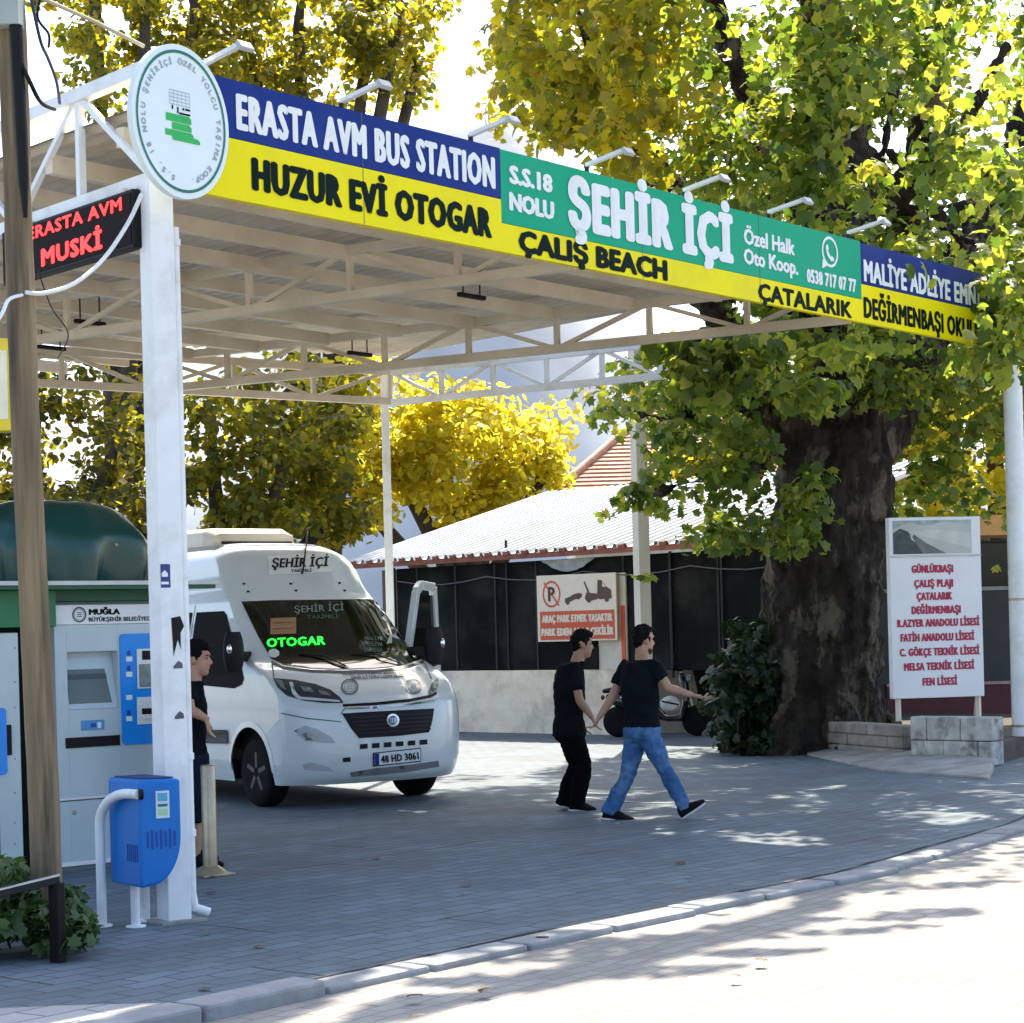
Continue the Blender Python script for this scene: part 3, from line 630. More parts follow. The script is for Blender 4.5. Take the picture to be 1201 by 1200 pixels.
# kiosk with ticket machines
K0 = G(78, 1022); kd = V(.766, .643, 0).normalized(); kn = V(kd.y, -kd.x, 0)
def KF(s, z, l=0.0): return V(K0.x, K0.y, 0) + kd * s + UP * z + kn * l
def kr(x0, y0, x1, y1):
    s0, z0 = meet(x0, y1, K0, kd); s1, z1 = meet(x1, y0, K0, kd); return s0, s1, z0, z1
def kbox(s0, s1, z0, z1, l0, l1, m, name, parent, bevel=0.0, lt=0):
    return MB().obox(KF((s0 + s1) / 2, (z0 + z1) / 2, (l0 + l1) / 2), kd * (s1 - s0) / 2, UP * (z1 - z0) / 2, kn * (l1 - l0) / 2).build(name, m, parent, bevel=bevel)
def rounded(s0, s1, z0, z1, r, l0, l1, m, name, parent):
    P = []
    for cx_, cz_, a0_ in ((s1 - r, z1 - r, 0), (s0 + r, z1 - r, 90), (s0 + r, z0 + r, 180), (s1 - r, z0 + r, 270)):
        for k in range(5): a = R(a0_ + 22.5 * k); P.append(KF(cx_ + r * math.cos(a), cz_ + r * math.sin(a), l0))
    return MB().prism(P, kn * (l1 - l0)).build(name, m, parent)
kiosk = thing('kiosk', 'green roofed kiosk shelter behind the wooden pole housing the ticket machines', 'kiosk', KF(-.3, 0, -.6))
zr = meet(120, 684, K0, kd)[1]
sL, sR = -2.2, meet(257, 684, KF(0, 0, .25), kd)[0]
kbox(sL, .95, zr - .022, zr + .010, -1.1, .25, mat('roof edge white', (.6, .62, .6), .4), 'roof_edge', kiosk, .004); kbox(.952, sR, zr - .022, zr + .010, .10, .25, MATS['roof edge white'], 'roof_edge', kiosk, .004)
kbox(sL, .93, zr - .05, zr - .024, -1.1, .23, kiosk_green, 'roof_soffit', kiosk); kbox(.935, sR - .02, zr - .05, zr - .024, .11, .23, kiosk_green, 'roof_soffit', kiosk)
z2 = meet(20, 736, K0, kd)[1]
kbox(sL, -.06, z2, zr - .052, -.02, .06, mat('fascia green', (.0, .16, .055), .4), 'fascia', kiosk, .004)
kbox(-.06, .95, zr - .13, zr - .052, -.06, -.02, kiosk_green, 'fascia', kiosk)
kbox(sL, .9, 0, zr - .06, -1.1, -1.06, kiosk_green, 'back_wall', kiosk)
kbox(-.44, -.10, 0.0, zr - .06, -.40, -.36, black, 'gap_shade', kiosk)  # black sheet stands in for the shaded interior of the gap
# bunched dark green tarpaulin on the roof
mb = MB(); sc_, zt_ = meet(62, 588, KF(0, 0, -.35), kd); base = zr + .012; hh = zt_ - base; vs = []; NA, NH = 72, 20
for i in range(NH + 1):
    f = i / NH; zz = base + hh * math.sin(f * math.pi / 2); rr = math.cos(f * math.pi / 2) ** .55
    for j in range(NA):
        a = 2 * math.pi * j / NA; fold = 1 + .10 * math.sin(a * 9 + 2 * f) * (1 - f) ** 1.5 + .05 * noise.noise(V(math.cos(a) * 2, math.sin(a) * 2, f * 3)) - .30 * max(0, .35 - f) * abs(math.sin(a * 8.5)) + .10 * max(0, .5 - abs(f - .35))
        vs.append(KF(sc_, zz + .02 * noise.noise(V(a * 2, f * 4, 1)), -.40) + kd * (.80 * rr * fold * math.cos(a)) + kn * (.50 * rr * fold * math.sin(a)))
mb.add(vs, [(i * NA + j, i * NA + (j + 1) % NA, (i + 1) * NA + (j + 1) % NA, (i + 1) * NA + j) for i in range(NH) for j in range(NA)], True)
tp = tag(mb.build('tarpaulin', tarp), 'bunched glossy dark green tarpaulin cover on the kiosk roof', 'tarpaulin')
for x in (19, 99, 135):
    s_, z_ = meet(x, 639, KF(0, 0, .0), kd); c = KF(s_, z_, .04 - .10 * abs(s_ - sc_)); MB().ell(c, V(.02, 0, 0), V(0, .02, 0), V(0, 0, .02), 8, 6).build('eyelet', steel, tp)
# ticket machine
tm = thing('ticket_machine', 'grey ticket machine with recessed screen and blue panel beside the front post', 'ticket machine', KF(.5, 0, -.3))
x0, x1, _, ztop = kr(71, 692, 214, 1020); zh1 = kr(71, 708, 214, 732)[3]; zh0 = kr(71, 708, 214, 733)[2]
rs0, rs1, rz0, rz1 = kr(80, 763, 138, 833); bs0, bs1, bz0, bz1 = kr(143, 742, 209, 874)
zk = .07
MB().prism([KF(x0, zh1, 0), KF(x0, zh1 + .06, -.16), KF(x0, zk, -.62) + UP * (zh1 + .06 - zk), KF(x0, zk, -.62), KF(x0, zk, -.10), KF(x0, zh1, -.10)], kd * (x1 - x0)).build('cabinet', mach_grey, tm)
T0 = -.098
kbox(x0, rs0, zk, zh0 - .002, T0, 0, mach_grey, 'front_panel', tm); kbox(rs1, x1, zk, zh0 - .002, T0, 0, mach_grey, 'front_panel', tm)
kbox(rs0 + .001, rs1 - .001, rz1, zh0 - .002, T0, 0, mach_grey, 'front_panel', tm); kbox(rs0 + .001, rs1 - .001, zk, rz0, T0, 0, mach_grey, 'front_panel', tm)
hp = kbox(x0, x1, zh0, zh1, T0, .012, mach_light, 'header_panel', tm, .004)
ss0, ss1, sz0, sz1 = kr(83, 784, 132, 826)
mb = MB(); mb.add([KF(ss0, sz0, -.02), KF(ss1, sz0, -.02), KF(ss1 - .02, sz1, -.085), KF(ss0, sz1, -.085)], [(0, 1, 2, 3)]); mb.add([KF(rs0, rz0, -.012), KF(rs1, rz0, -.012), KF(rs1, rz1 - .06, -.093), KF(rs0, rz1 - .06, -.093)], [(0, 1, 2, 3)])
MB().add([KF(rs0 + .002, rz0 + .002, -.015), KF(rs1 - .002, rz0 + .002, -.015), KF(rs1 - .002, rz1 - .04, -.094), KF(rs0 + .002, rz1 - .04, -.094)], [(0, 1, 2, 3)]).build('screen_surround', mach_grey, tm)
fz = lambda z: -.015 - (.079) * (z - rz0) / (rz1 - .04 - rz0) + .004
scn = MB().add([KF(ss0, sz0, fz(sz0)), KF(ss1, sz0, fz(sz0)), KF(ss1 - .03, sz1, fz(sz1)), KF(ss0, sz1, fz(sz1))], [(0, 1, 2, 3)]).build('screen', glass_screen, tm)
za, zb2 = sz1 - .075, sz1 - .035
MB().add([KF(ss0, za, fz(za) + .002), KF(ss1 - .02, za, fz(za) + .002), KF(ss1 - .025, zb2, fz(zb2) + .002), KF(ss0, zb2, fz(zb2) + .002)], [(0, 1, 2, 3)]).build('screen_bar', mat('screen bar', (.03, .05, .05), .2), scn)
bpn = rounded(bs0, bs1, bz0, bz1, .035, .0015, .012, mach_blue, 'blue_panel', tm)
a = kr(160, 760, 200, 808); kbox(*a, .013, .022, mach_light, 'reader_frame', bpn, .004)
a = kr(165, 763, 178, 774); kbox(*a, .0225, .026, black, 'reader_slot', bpn); a = kr(162, 778, 196, 806); kbox(*a, .0225, .026, mat('reader glass', (.16, .22, .23), .15, var=.4, scale=9), 'reader_window', bpn)
a = kr(160, 816, 200, 850); kbox(*a, .013, .02, mach_light, 'ticket_plate', bpn, .004); a = kr(165, 830, 184, 838); kbox(*a, .0205, .024, black, 'ticket_slot', bpn); a = kr(166, 839, 182, 843); kbox(*a, .0205, .04, mach_light, 'ticket_lip', bpn)
for yy in (770, 788, 815, 840):
    a = kr(147, yy, 154, yy + 6); kbox(*a, .013, .0145, mach_light, 'pictogram', bpn)
    if yy != 815: a = kr(148, yy - 7, 152, yy - 1); rounded(*a, .008, .013, .0145, mat('icon blue', (.01, .05, .35), .4), 'pictogram', bpn)
a = kr(95, 844, 122, 857); sb = kbox(*a, .0015, .006, mat('pay blue', (.06, .30, .60), .4), 'pay_label', tm)
a = kr(106, 848, 112, 853); kbox(*a, .0065, .008, mat('icon blue', (.01, .05, .35), .4), 'pictogram', sb); a = kr(114, 847, 118, 854); kbox(*a, .0065, .008, mach_light, 'pictogram', sb)
a = kr(77, 862, 140, 878); kbox(*a, .0015, .01, black, 'coin_tray', tm)
zz = meet(100, 938, K0, kd)[1]; kbox(x0 + .002, x1 - .002, zz - .004, zz + .004, .0008, .004, mat('seam dark', (.10, .12, .13), .6), 'door_seam', tm); kbox(x0 + .002, x1 - .002, zz + .008, zz + .02, .0008, .008, mach_light, 'door_rail', tm)
kbox(x0 - .01, x1 + .01, zk - .035, zk - .002, -.4, .01, mach_light, 'plinth_rail', tm); kbox(x0, x1, 0, zk - .037, -.5, -.01, mat('plinth', (.16, .17, .18), .7), 'plinth', tm)
s_, z_ = meet(87, 953, K0, kd); MB().lathe(KF(s_, z_, .0005), [(.016, 0), (.016, .006), (.010, .008)], 12, kn).build('lock', steel, tm)
def ktext(body, L, Rr, parent, m, bold):
    s0, z0 = meet(L[0], L[1], KF(0, 0, .013), kd); s1, z1 = meet(Rr[0], Rr[1], KF(0, 0, .013), kd); h = meet(L[0], L[2], KF(0, 0, .013), kd)[1] - z0
    return lettering(body, lambda x, y, k: KF(s0 + x, (z0 + z1) / 2 + y, .0135 + k), s1 - s0, h, bold).build('lettering', m, parent)
ktext('MUĞLA', (104, 721, 714), (141, 721, 714), hp, sign_dark, .006); ktext('BÜYÜKŞEHİR BELEDİYESİ', (104, 729, 724), (177, 728, 723), hp, sign_dark, .002)
s_, z_ = meet(92, 721, K0, kd); ring = MB(); n = 24
for ro, ri, lf in ((.058, .046, .014), (.040, .037, .014)):
    p1 = [KF(s_ + ro * math.cos(t), z_ + ro * math.sin(t), lf) for t in [2 * math.pi * i / n for i in range(n)]]; p2 = [KF(s_ + ri * math.cos(t), z_ + ri * math.sin(t), lf) for t in [2 * math.pi * i / n for i in range(n)]]
    ring.add(p1 + p2, [(i, (i + 1) % n, n + (i + 1) % n, n + i) for i in range(n)])
for i in range(3): ring.add([KF(s_ - .02, z_ - .018 + .014 * i, .014), KF(s_ + .02, z_ - .018 + .014 * i, .014), KF(s_ + .02, z_ - .011 + .014 * i, .014), KF(s_ - .02, z_ - .011 + .014 * i, .014)], [(0, 1, 2, 3)])
ring.build('round_emblem', mat('emblem ink', (.03, .06, .07), .5), hp)
# riveted cabinet further left
c0, c1, cz0, cz1 = kr(-60, 742, 21, 1008)
cab = thing('service_cabinet', 'grey riveted cabinet with blue panel at the left edge behind the pole', 'cabinet', KF(c0, 0, -.2))
kbox(c0, c1, .05, cz1, -.5, .0, mat('cabinet grey', (.50, .58, .60), .4, .1, .06, 3), 'body', cab, .006)
a = kr(-40, 830, 6, 912); rounded(*a, .03, .001, .014, mach_blue, 'blue_panel', cab); a = kr(6.5, 850, 12.5, 886); kbox(*a, .001, .012, black, 'slot', cab)
for yy in (760, 800, 830, 890, 930, 965, 990):
    s_, z_ = meet(17.5, yy, K0, kd); MB().ell(KF(s_, z_, .001), kd * .007, UP * .007, kn * .004, 8, 4).build('rivet', steel, cab)

# ------------------------------------------------------------------ blue litter bin
bc = G(166, 1043, .25); e1 = V(.90, .436, 0); e2 = V(-.60, .80, 0)
L1 = meet(213, 960, bc, e1)[0]; L2 = meet(128, 1000, bc, e2)[0]; bt = D(166, 921, bc.y).z
binn = thing('litter_bin', 'bright blue round bottomed litter bin on a white tube stand by the front post', 'bin', (bc.x, bc.y, 0))
b0 = V(bc.x, bc.y, 0); prof = [(0, bt), (L1, bt - .005), (L1, .52)]
for k in range(1, 11): a = math.pi / 2 * k / 10; prof.append((L1 - (L1 - .06) * (1 - math.cos(a)), .52 - .29 * math.sin(a)))
prof = [(a_, z_ + .03) for a_, z_ in prof]; prof.append((0, .252))
shell = MB().prism([b0 + e1 * s_ + UP * z_ for s_, z_ in prof], e2 * L2).build('bin_body', bin_blue, binn, bevel=.018)
MB().obox(b0 + e1 * L1 / 2 + e2 * L2 / 2 + UP * (bt + .033), e1 * (L1 / 2 - .03), e2 * (L2 / 2 - .03), UP * .004).build('bin_mouth', mat('bin inside', (.004, .03, .14), .6), shell)
mb = MB(); nf = V(e1.y, -e1.x, 0)
for i in range(7):
    sx = .045 + i * (L1 - .09) / 6; MB().obox(b0 + e1 * sx + UP * .53 + nf * .001, e1 * .006, UP * (.045 + .012 * (i % 2)), nf * .002).build('drain_slot', mat('bin slot', (.003, .06, .30), .6), shell)
for i in range(6): MB().obox(b0 + e2 * (.04 + i * .025) + UP * .45 - V(e2.y, -e2.x, 0) * .001, e2 * .005, UP * .05, V(e2.y, -e2.x, 0) * .002).build('drain_slot', MATS['bin slot'], shell)
sx0, sz0_ = meet(183, 960, b0, e1); sx1, sz1_ = meet(198, 927, b0, e1)
stk = MB().obox(b0 + e1 * (sx0 + sx1) / 2 + UP * (sz0_ + sz1_) / 2 + nf * .0025, e1 * (sx1 - sx0) / 2, UP * (sz1_ - sz0_) / 2, nf * .0015).build('sticker', mat('sticker pale', (.62, .76, .80), .4), shell)
for f0, f1, cc in ((.62, .92, (.10, .42, .62)), (.42, .52, (.05, .12, .16)), (.10, .34, (.42, .66, .40))):
    MB().obox(b0 + e1 * (sx0 + (sx1 - sx0) * .5) + UP * (sz0_ + (sz1_ - sz0_) * (f0 + f1) / 2) + nf * .0048, e1 * (sx1 - sx0) * .36, UP * (sz1_ - sz0_) * (f1 - f0) / 2, nf * .0006).build('sticker_picture', mat('stk%.2f' % f0, cc, .5), stk)
l1 = G(120, 1087); p_at = D(163, 932, bc.y - .05)
P = [V(l1.x, l1.y, 0), V(l1.x, l1.y, .52)]; top = V(l1.x, l1.y, .73)
for k in range(0, 9): a = math.pi / 2 * k / 8; P.append(V(l1.x, l1.y, .60) + (V(p_at.x, p_at.y, 0) - V(l1.x, l1.y, 0)) * (.75 * (1 - math.cos(a))) + UP * ((p_at.z - .60) * math.sin(a)))
P.append(p_at); MB().tube(P, .029, 14).build('stand_tube', white_paint, binn)
MB().tube([p_at + e1 * -.005, p_at + e1 * .02], .031, 12).build('tube_cap', black, binn)
l2 = b0 + e1 * (L1 * .30) + e2 * (L2 * .6); MB().tube([V(l2.x, l2.y, 0), V(l2.x, l2.y, .26)], .028, 12).build('stand_tube', white_paint, binn)
l3 = b0 + e1 * (L1 - .02) + e2 * (L2 + .04); MB().tube([V(l3.x, l3.y, 0), V(l3.x, l3.y, bt - .08), l3 - e1 * .03 + UP * (bt - .08)], .028, 12).build('stand_tube', white_paint, binn)
for q_ in (l1, l2, l3): MB().lathe(V(q_.x, q_.y, .002), [(.06, 0), (.06, .010), (.03, .014)], 14).build('foot_plate', white_paint, binn)
# ------------------------------------------------------------------ bollard
bo = G(247, 1027); zt_ = D(248, 897, bo.y).z
bol = thing('bollard', 'short worn stainless steel bollard in front of the standing person', 'bollard', (bo.x, bo.y, 0))
MB().lathe((bo.x, bo.y, .02), [(.052, 0), (.052, zt_ - .03), (.046, zt_ - .02), (.0, zt_ - .018)], 26).build('tube', steel, bol)
MB().prism([V(bo.x, bo.y, 0) + kd * a + kn * b for a, b in ((-.13, -.13), (.13, -.13), (.13, .13), (-.13, .13))], (0, 0, .02)).build('base_plate', steel, bol, bevel=.006)
MB().lathe((bo.x, bo.y, .02), [(.12, 0), (.10, .02), (.06, .05)], 26).build('base_collar', steel, bol)
# ------------------------------------------------------------------ low rail and shrub at the left edge
ra, rb = D(-120, 1077, 10.6), D(70, 1031, 10.75)
rail = thing('low_rail', 'low black metal rail in front of the shrub at the left edge', 'rail', (rb.x, rb.y, 0))
MB().bar(ra, rb, .05, .04).build('top_bar', dark_metal, rail, bevel=.004); MB().bar(V(rb.x - .02, rb.y + .005, 0), rb - V(.02, -.005, .02), .075, .05).build('rail_post', black, rail, bevel=.004); MB().bar(V(ra.x, ra.y, 0), ra, .06, .05).build('rail_post', black, rail)
MB().bar(ra + UP * .022, rb + UP * .022, .05, .008).build('top_strip', mat('aluminium', (.55, .57, .58), .4, .6), rail)
green_leaf = leaf_mat('shrub leaves', [(.030, .065, .018), (.05, .10, .025), (.08, .13, .035)], [(.05, .12, .015), (.12, .22, .03)], .3)
shr = thing('shrub', 'dark leafy shrub around the foot of the wooden pole', 'shrub', D(30, 1110, 10.9) * 1.0); shr.location.z = 0
cs = []
for i in range(60):
    x = random.uniform(-90, 92); c = G(x, 1112 - .0 * x) ; d = random.uniform(10.75, 11.5); c = D(x, 1060, d); h = (.46 if x < 40 else .26) * random.uniform(.15, 1.0)
    if x < 30: h *= random.uniform(.8, 1.15)
    cs.append(((c.x, c.y, max(h, .05)), .11, 34))
pts, ow = clump_points(cs, 0, 0); pts[:, 2] = np.maximum(pts[:, 2], .02); leaves('foliage', pts, .085, green_leaf, shr, outward=ow)
mb = MB()
for i in range(22): c = cs[i][0]; mb.tube([V(c[0] + .05, c[1] + .05, 0), V(*c)], .007, 5)
mb.build('stem', bark2, shr)

# ================================================================== MINIBUS
TH = R(34); fwd = V(math.sin(TH), -math.cos(TH), 0); lft = V(math.cos(TH), math.sin(TH), 0); VO = V(-1.78, 20.9, 0)
van = thing('minibus', 'white high roof minibus with dark windscreen and green dot lettering', 'minibus', VO)
def VW(f, l, z): return VO + fwd * f + lft * l + UP * z
ROWS = [(.88, .24, .50, .24), (.97, .32, .56, .34), (1.0, .46, .59, .48), (1.0, .60, .60, .62), (.985, .74, .60, .78), (.96, .90, .59, .92), (.93, .99, .57, 1.04), (.80, 1.10, .48, 1.17), (.60, 1.22, .32, 1.28), (.38, 1.34, .12, 1.38), (.15, 1.44, -.10, 1.46),
        (-.06, 1.62, -.28, 1.63), (-.30, 1.83, -.48, 1.83), (-.53, 2.04, -.68, 2.03), (-.62, 2.12, -.78, 2.09), (-.76, 2.26, -.92, 2.22), (-.91, 2.44, -1.04, 2.40), (-1.07, 2.605, -1.18, 2.53), (-1.34, 2.695, -1.42, 2.61), (-1.9, 2.71, -1.9, 2.62), (-3.2, 2.71, -3.2, 2.62), (-5.0, 2.71, -5.0, 2.62)]
WZ = [(0, .97), (.25, .985), (.45, 1.02), (.9, 1.03), (1.3, 1.0), (1.5, .965), (1.8, .915), (2.05, .865), (2.25, .838), (2.40, .818), (2.53, .785), (2.62, .71)]
def Wz(z): return float(np.interp(z, [a for a, b in WZ], [b for a, b in WZ]))
def catm(P, t):
    i = min(int(t), len(P) - 2); u = t - i; p0, p1, p2, p3 = P[max(i - 1, 0)], P[i], P[i + 1], P[min(i + 2, len(P) - 1)]
    return tuple(.5 * (2 * b + (c - a) * u + (2 * a - 5 * b + 4 * c - d) * u * u + (3 * b - a - 3 * c + d) * u ** 3) for a, b, c, d in zip(p0, p1, p2, p3))
NV_, NT = (len(ROWS) - 1) * 4, 36
grid = []; edge = []
for i in range(NV_ + 1):
    fc, zc, fe, ze = catm(ROWS, i / 4); fe += .05 * max(0, min(1, (1.5 - ze) / .3)); wv = Wz(ze); edge.append((fe, ze))
    for j in range(NT + 1):
        t = -1 + 2 * j / NT; t = math.copysign(abs(t) ** .82, t); b = abs(t) ** (3.3 if zc < 2.2 else 4.0)
        grid.append((fc + (fe - fc) * b, t * wv, zc + (ze - zc) * abs(t) ** (4.5 if zc > 2.2 else 2.0)))
mb = MB(); mb.add([VW(*g) for g in grid], [(i * (NT + 1) + j, i * (NT + 1) + j + 1, (i + 1) * (NT + 1) + j + 1, (i + 1) * (NT + 1) + j)[::-1] for i in range(NV_) for j in range(NT)], True)
# flanks with wheel arches
out = list(edge) + [(-5.0, .28)]
for cxw in (-4.0, 0.0):
    for k in range(0, 17): a = math.pi - math.pi * k / 16; out.append((cxw + .44 * math.cos(a), .24 + max(0, .12 + .44 * math.sin(a)) * (1 if 0 < k < 16 else 0)))
for side in (-1, 1):
    bm = bmesh.new(); f_ = bm.faces.new([bm.verts.new((a, 0, b)) for a, b in out])
    for zc in (.45, .7, .9, 1.1, 1.3, 1.5, 1.7, 1.9, 2.05, 2.2, 2.35, 2.45): bmesh.ops.bisect_plane(bm, geom=bm.verts[:] + bm.edges[:] + bm.faces[:], plane_co=(0, 0, zc), plane_no=(0, 0, 1))
    bmesh.ops.triangulate(bm, faces=bm.faces[:]); bm.verts.index_update()
    vs = [VW(v.co.x, side * Wz(v.co.z), v.co.z) for v in bm.verts]; fs = [tuple(v.index for v in f.verts) for f in bm.faces]
    k0 = len(mb.v); mb.add(vs, fs, True); bm.free()
mb.add([VW(-5.0, -.98, .28), VW(-5.0, .98, .28), VW(-5.0, .75, 2.5), VW(-5.0, -.75, 2.5)], [(0, 1, 2, 3)])
bodym = mb.build('body', van_white, van)
bmx = bmesh.new(); bmx.from_mesh(bodym.data); bmesh.ops.remove_doubles(bmx, verts=bmx.verts[:], dist=.002); bmesh.ops.recalc_face_normals(bmx, faces=bmx.faces[:]); bmx.to_mesh(bodym.data); bmx.free()
bvh = BVHTree.FromPolygons([tuple(v.co + VO) for v in bodym.data.vertices], [tuple(p.vertices) for p in bodym.data.polygons])
EYE = V(0, 0, CAM_H)
def hit(px, py, lift=.004):
    X, Z = ray(px, py); d = V(X, 1, Z).normalized(); p, nr, i, dist = bvh.ray_cast(EYE, d)
    if p is None: return None
    if nr.dot(d) > 0: nr = -nr
    return p + nr * lift
def hitn(px, py, lift):
    q = hit(px, py, lift); k = 0
    while q is None and k < 60: k += 1; px += (420 - px) * .01; py += (780 - py) * .01; q = hit(px, py, lift)
    return q
def skin_poly(poly, m, name, parent, lift=.004, step=6.0, thick=0.0):
    """a panel with the given outline, wrapped onto the bodywork"""
    bm = bmesh.new(); bm.faces.new([bm.verts.new((x, y, 0)) for x, y in poly])
    xs = [p[0] for p in poly]; ys = [p[1] for p in poly]
    for k in np.arange(min(xs) + step, max(xs), step): bmesh.ops.bisect_plane(bm, geom=bm.verts[:] + bm.edges[:] + bm.faces[:], plane_co=(k, 0, 0), plane_no=(1, 0, 0))
    for k in np.arange(min(ys) + step, max(ys), step): bmesh.ops.bisect_plane(bm, geom=bm.verts[:] + bm.edges[:] + bm.faces[:], plane_co=(0, k, 0), plane_no=(0, 1, 0))
    bmesh.ops.triangulate(bm, faces=bm.faces[:]); bm.verts.index_update()
    vs = [hitn(v.co.x, v.co.y, lift) for v in bm.verts]; fs = [tuple(v.index for v in f.verts) for f in bm.faces]; bm.free()
    return MB().add(vs, fs, True).build(name, m, parent)
def skin_text(body, x0, y0, x1, y1, h, m, parent, bold=0.0, lift=.006, name='lettering', slant=0.0):
    """baseline from (x0,y0) to (x1,y1); h = cap height, in the picture's measure, wrapped onto the bodywork"""
    L = math.hypot(x1 - x0, y1 - y0); ux, uy = (x1 - x0) / L, (y1 - y0) / L
    return lettering(body, lambda x, y, k: hitn(x0 + ux * x + (uy + slant) * y, y0 + uy * x - ux * y, lift + k), L, h, bold, spacing=1.08).build(name, m, parent)
ws = skin_poly([(283, 706), (320, 704.5), (400, 703.5), (453, 703), (470, 730), (485, 756), (496, 773), (470, 781), (440, 784), (401, 785), (365, 784), (333, 780), (318, 773), (302, 745)], glass_dark, 'windscreen', van, .006)
skin_text('OTOGAR', 313, 760, 381, 757, 10, led_green, ws, .5, .011, 'led_lettering')
skin_poly([(317, 726), (347, 725), (347, 744), (317, 745)], mat('card brown', (.36, .19, .09), .7, var=.1), 'destination_card', ws, .010)
ln_ = mat('card line', (.20, .09, .04), .7)
for yy in (731, 738): skin_poly([(320, yy), (344, yy - .8), (344, yy + .6), (320, yy + 1.4)], ln_, 'card_line', ws, .013)
skin_poly([(321 + 6.6 * math.cos(a), 767 + 5.2 * math.sin(a)) for a in [2 * math.pi * i / 20 for i in range(20)]], mat('round sticker', (.68, .70, .66), .5), 'round_sticker', ws, .010)
pale = mat('pale lettering', (.16, .22, .19), .5); dim = mat('dim lettering', (.05, .12, .085), .5)
skin_text('ŞEHİR İÇİ', 345, 720, 403, 717, 8, pale, ws, .3, .010); skin_text('TARİFELİ', 360, 727, 396, 726, 4, dim, ws, .1, .010)
for tx, yy in (('MALİYE', 752), ('ADLİYE', 759), ('ERASTA', 766)): skin_text(tx, 427, yy, 448, yy, 4, dim, ws, .2, .010)
skin_poly([(451, 722), (455, 728), (459, 745), (459, 755), (453, 756), (457, 744), (452, 730), (446, 726)], mat('reflection strip', (.40, .40, .34), .5), 'painted_reflection', ws, .010)  # pale strip paints a reflection onto the windscreen
# black scuttle strip and wiper
skin_poly([(318, 775), (333, 782), (365, 786), (401, 787), (440, 786), (470, 783), (497, 775), (497, 778), (470, 786), (440, 789), (401, 790), (365, 789), (333, 785), (319, 779)], black, 'scuttle_strip', van, .005)
MB().tube([hitn(405, 783, .02), hitn(380, 772, .025), hitn(350, 768, .02)], .008, 6).build('wiper', black, van); MB().tube([hitn(470, 780, .02), hitn(440, 770, .025), hitn(412, 768, .02)], .008, 6).build('wiper', black, van)
# hood seams, grille, bumper
skin_poly([(402, 826), (440, 824), (480, 820), (505, 815), (512, 811), (512, 814.5), (505, 818.5), (480, 823.5), (440, 827.5), (402, 829)], black, 'hood_seam', van, .003)
gr = skin_poly([(401, 837), (430, 835), (470, 833), (509, 831), (507, 845), (503, 859), (470, 863), (421, 866), (412, 855)], black, 'grille', van, .004)
for k in range(5): skin_poly([(406 + 3 * k, 842 + 4.6 * k), (507 - .6 * k, 836 + 4.6 * k), (507 - .6 * k, 837.3 + 4.6 * k), (406 + 3 * k, 843.4 + 4.6 * k)], dark_metal, 'grille_bar', gr, .014)
def skin_ring(x, y, rx, ry, f, m, name, parent, lift):
    n = 26; a_ = [2 * math.pi * i / n for i in range(n)]; P = [hitn(x + rx * math.cos(t), y + ry * math.sin(t), lift) for t in a_] + [hitn(x + rx * f * math.cos(t), y + ry * f * math.sin(t), lift) for t in a_]
    return MB().add(P, [(i, (i + 1) % n, n + (i + 1) % n, n + i) for i in range(n)]).build(name, m, parent)
em = skin_poly([(460 + 7.4 * math.cos(a), 845 + 7.6 * math.sin(a)) for a in [2 * math.pi * i / 20 for i in range(20)]], chrome, 'emblem', van, .016)
skin_poly([(460 + 5 * math.cos(a), 845 + 5.2 * math.sin(a)) for a in [2 * math.pi * i / 20 for i in range(20)]], mat('emblem dark', (.10, .09, .10), .3), 'emblem_field', em, .019)
for k in range(4): skin_poly([(456.5 + 2 * k, 842), (457.6 + 2 * k, 842), (457.6 + 2 * k, 848.5), (456.5 + 2 * k, 848.5)], chrome, 'emblem_bar', em, .022)
for k in range(6): x = 422 + k * 14; y = 873 - k * 1.0; skin_poly([(x, y), (x + 9, y - .7), (x + 9, y + 5), (x, y + 5.7)], black, 'air_slot', van, .004)
skin_poly([(402, 889), (411, 888), (411, 893.5), (402, 894)], black, 'tow_cover', van, .004)
skin_poly([(410, 906), (440, 901), (480, 897), (514, 892), (515, 899), (480, 905), (440, 909), (412, 911)], mat('bumper grey', (.16, .17, .18), .6), 'bumper_lip', van, .005)
skin_poly([(345, 857), (358, 851), (374, 856), (388, 864), (394, 872), (376, 871), (358, 869)], mat('fog recess', (.42, .44, .46), .4), 'fog_recess', van, .003)
fl = skin_poly([(354, 861), (361, 859), (371, 864), (370, 869), (360, 868)], lens_glass, 'fog_light', van, .010)
skin_poly([(355, 897), (365, 894), (384, 899), (392, 905), (372, 904), (357, 903)], MATS['fog recess'], 'bumper_scoop', van, .003)
hl = skin_poly([(320, 796), (345, 798), (370, 803), (388, 810), (398, 818), (403, 825), (380, 825), (355, 822), (336, 816), (326, 807)], mat('lens dark', (.035, .045, .055), .12, .1, .3, 25), 'headlight', van, .008)
skin_poly([(339, 801), (343, 801), (347, 813), (352, 818), (397, 822), (399, 824.5), (350, 821), (343, 815)], mat('lamp strip', (.62, .70, .76), .2, .3), 'light_strip', hl, .012)
skin_poly([(352, 806), (364, 807), (368, 813), (356, 812)], lens_glass, 'lamp_reflector', hl, .012); skin_poly([(372, 810), (382, 812), (388, 817), (376, 815)], lens_glass, 'lamp_reflector', hl, .012)
skin_poly([(322, 797.5), (330, 799), (336, 810), (330, 808)], lens_glass, 'lamp_reflector', hl, .012)
hr = skin_poly([(502, 812), (506, 802), (513, 796), (514, 803), (512, 809), (503, 816)], lens_glass, 'headlight', van, .008)
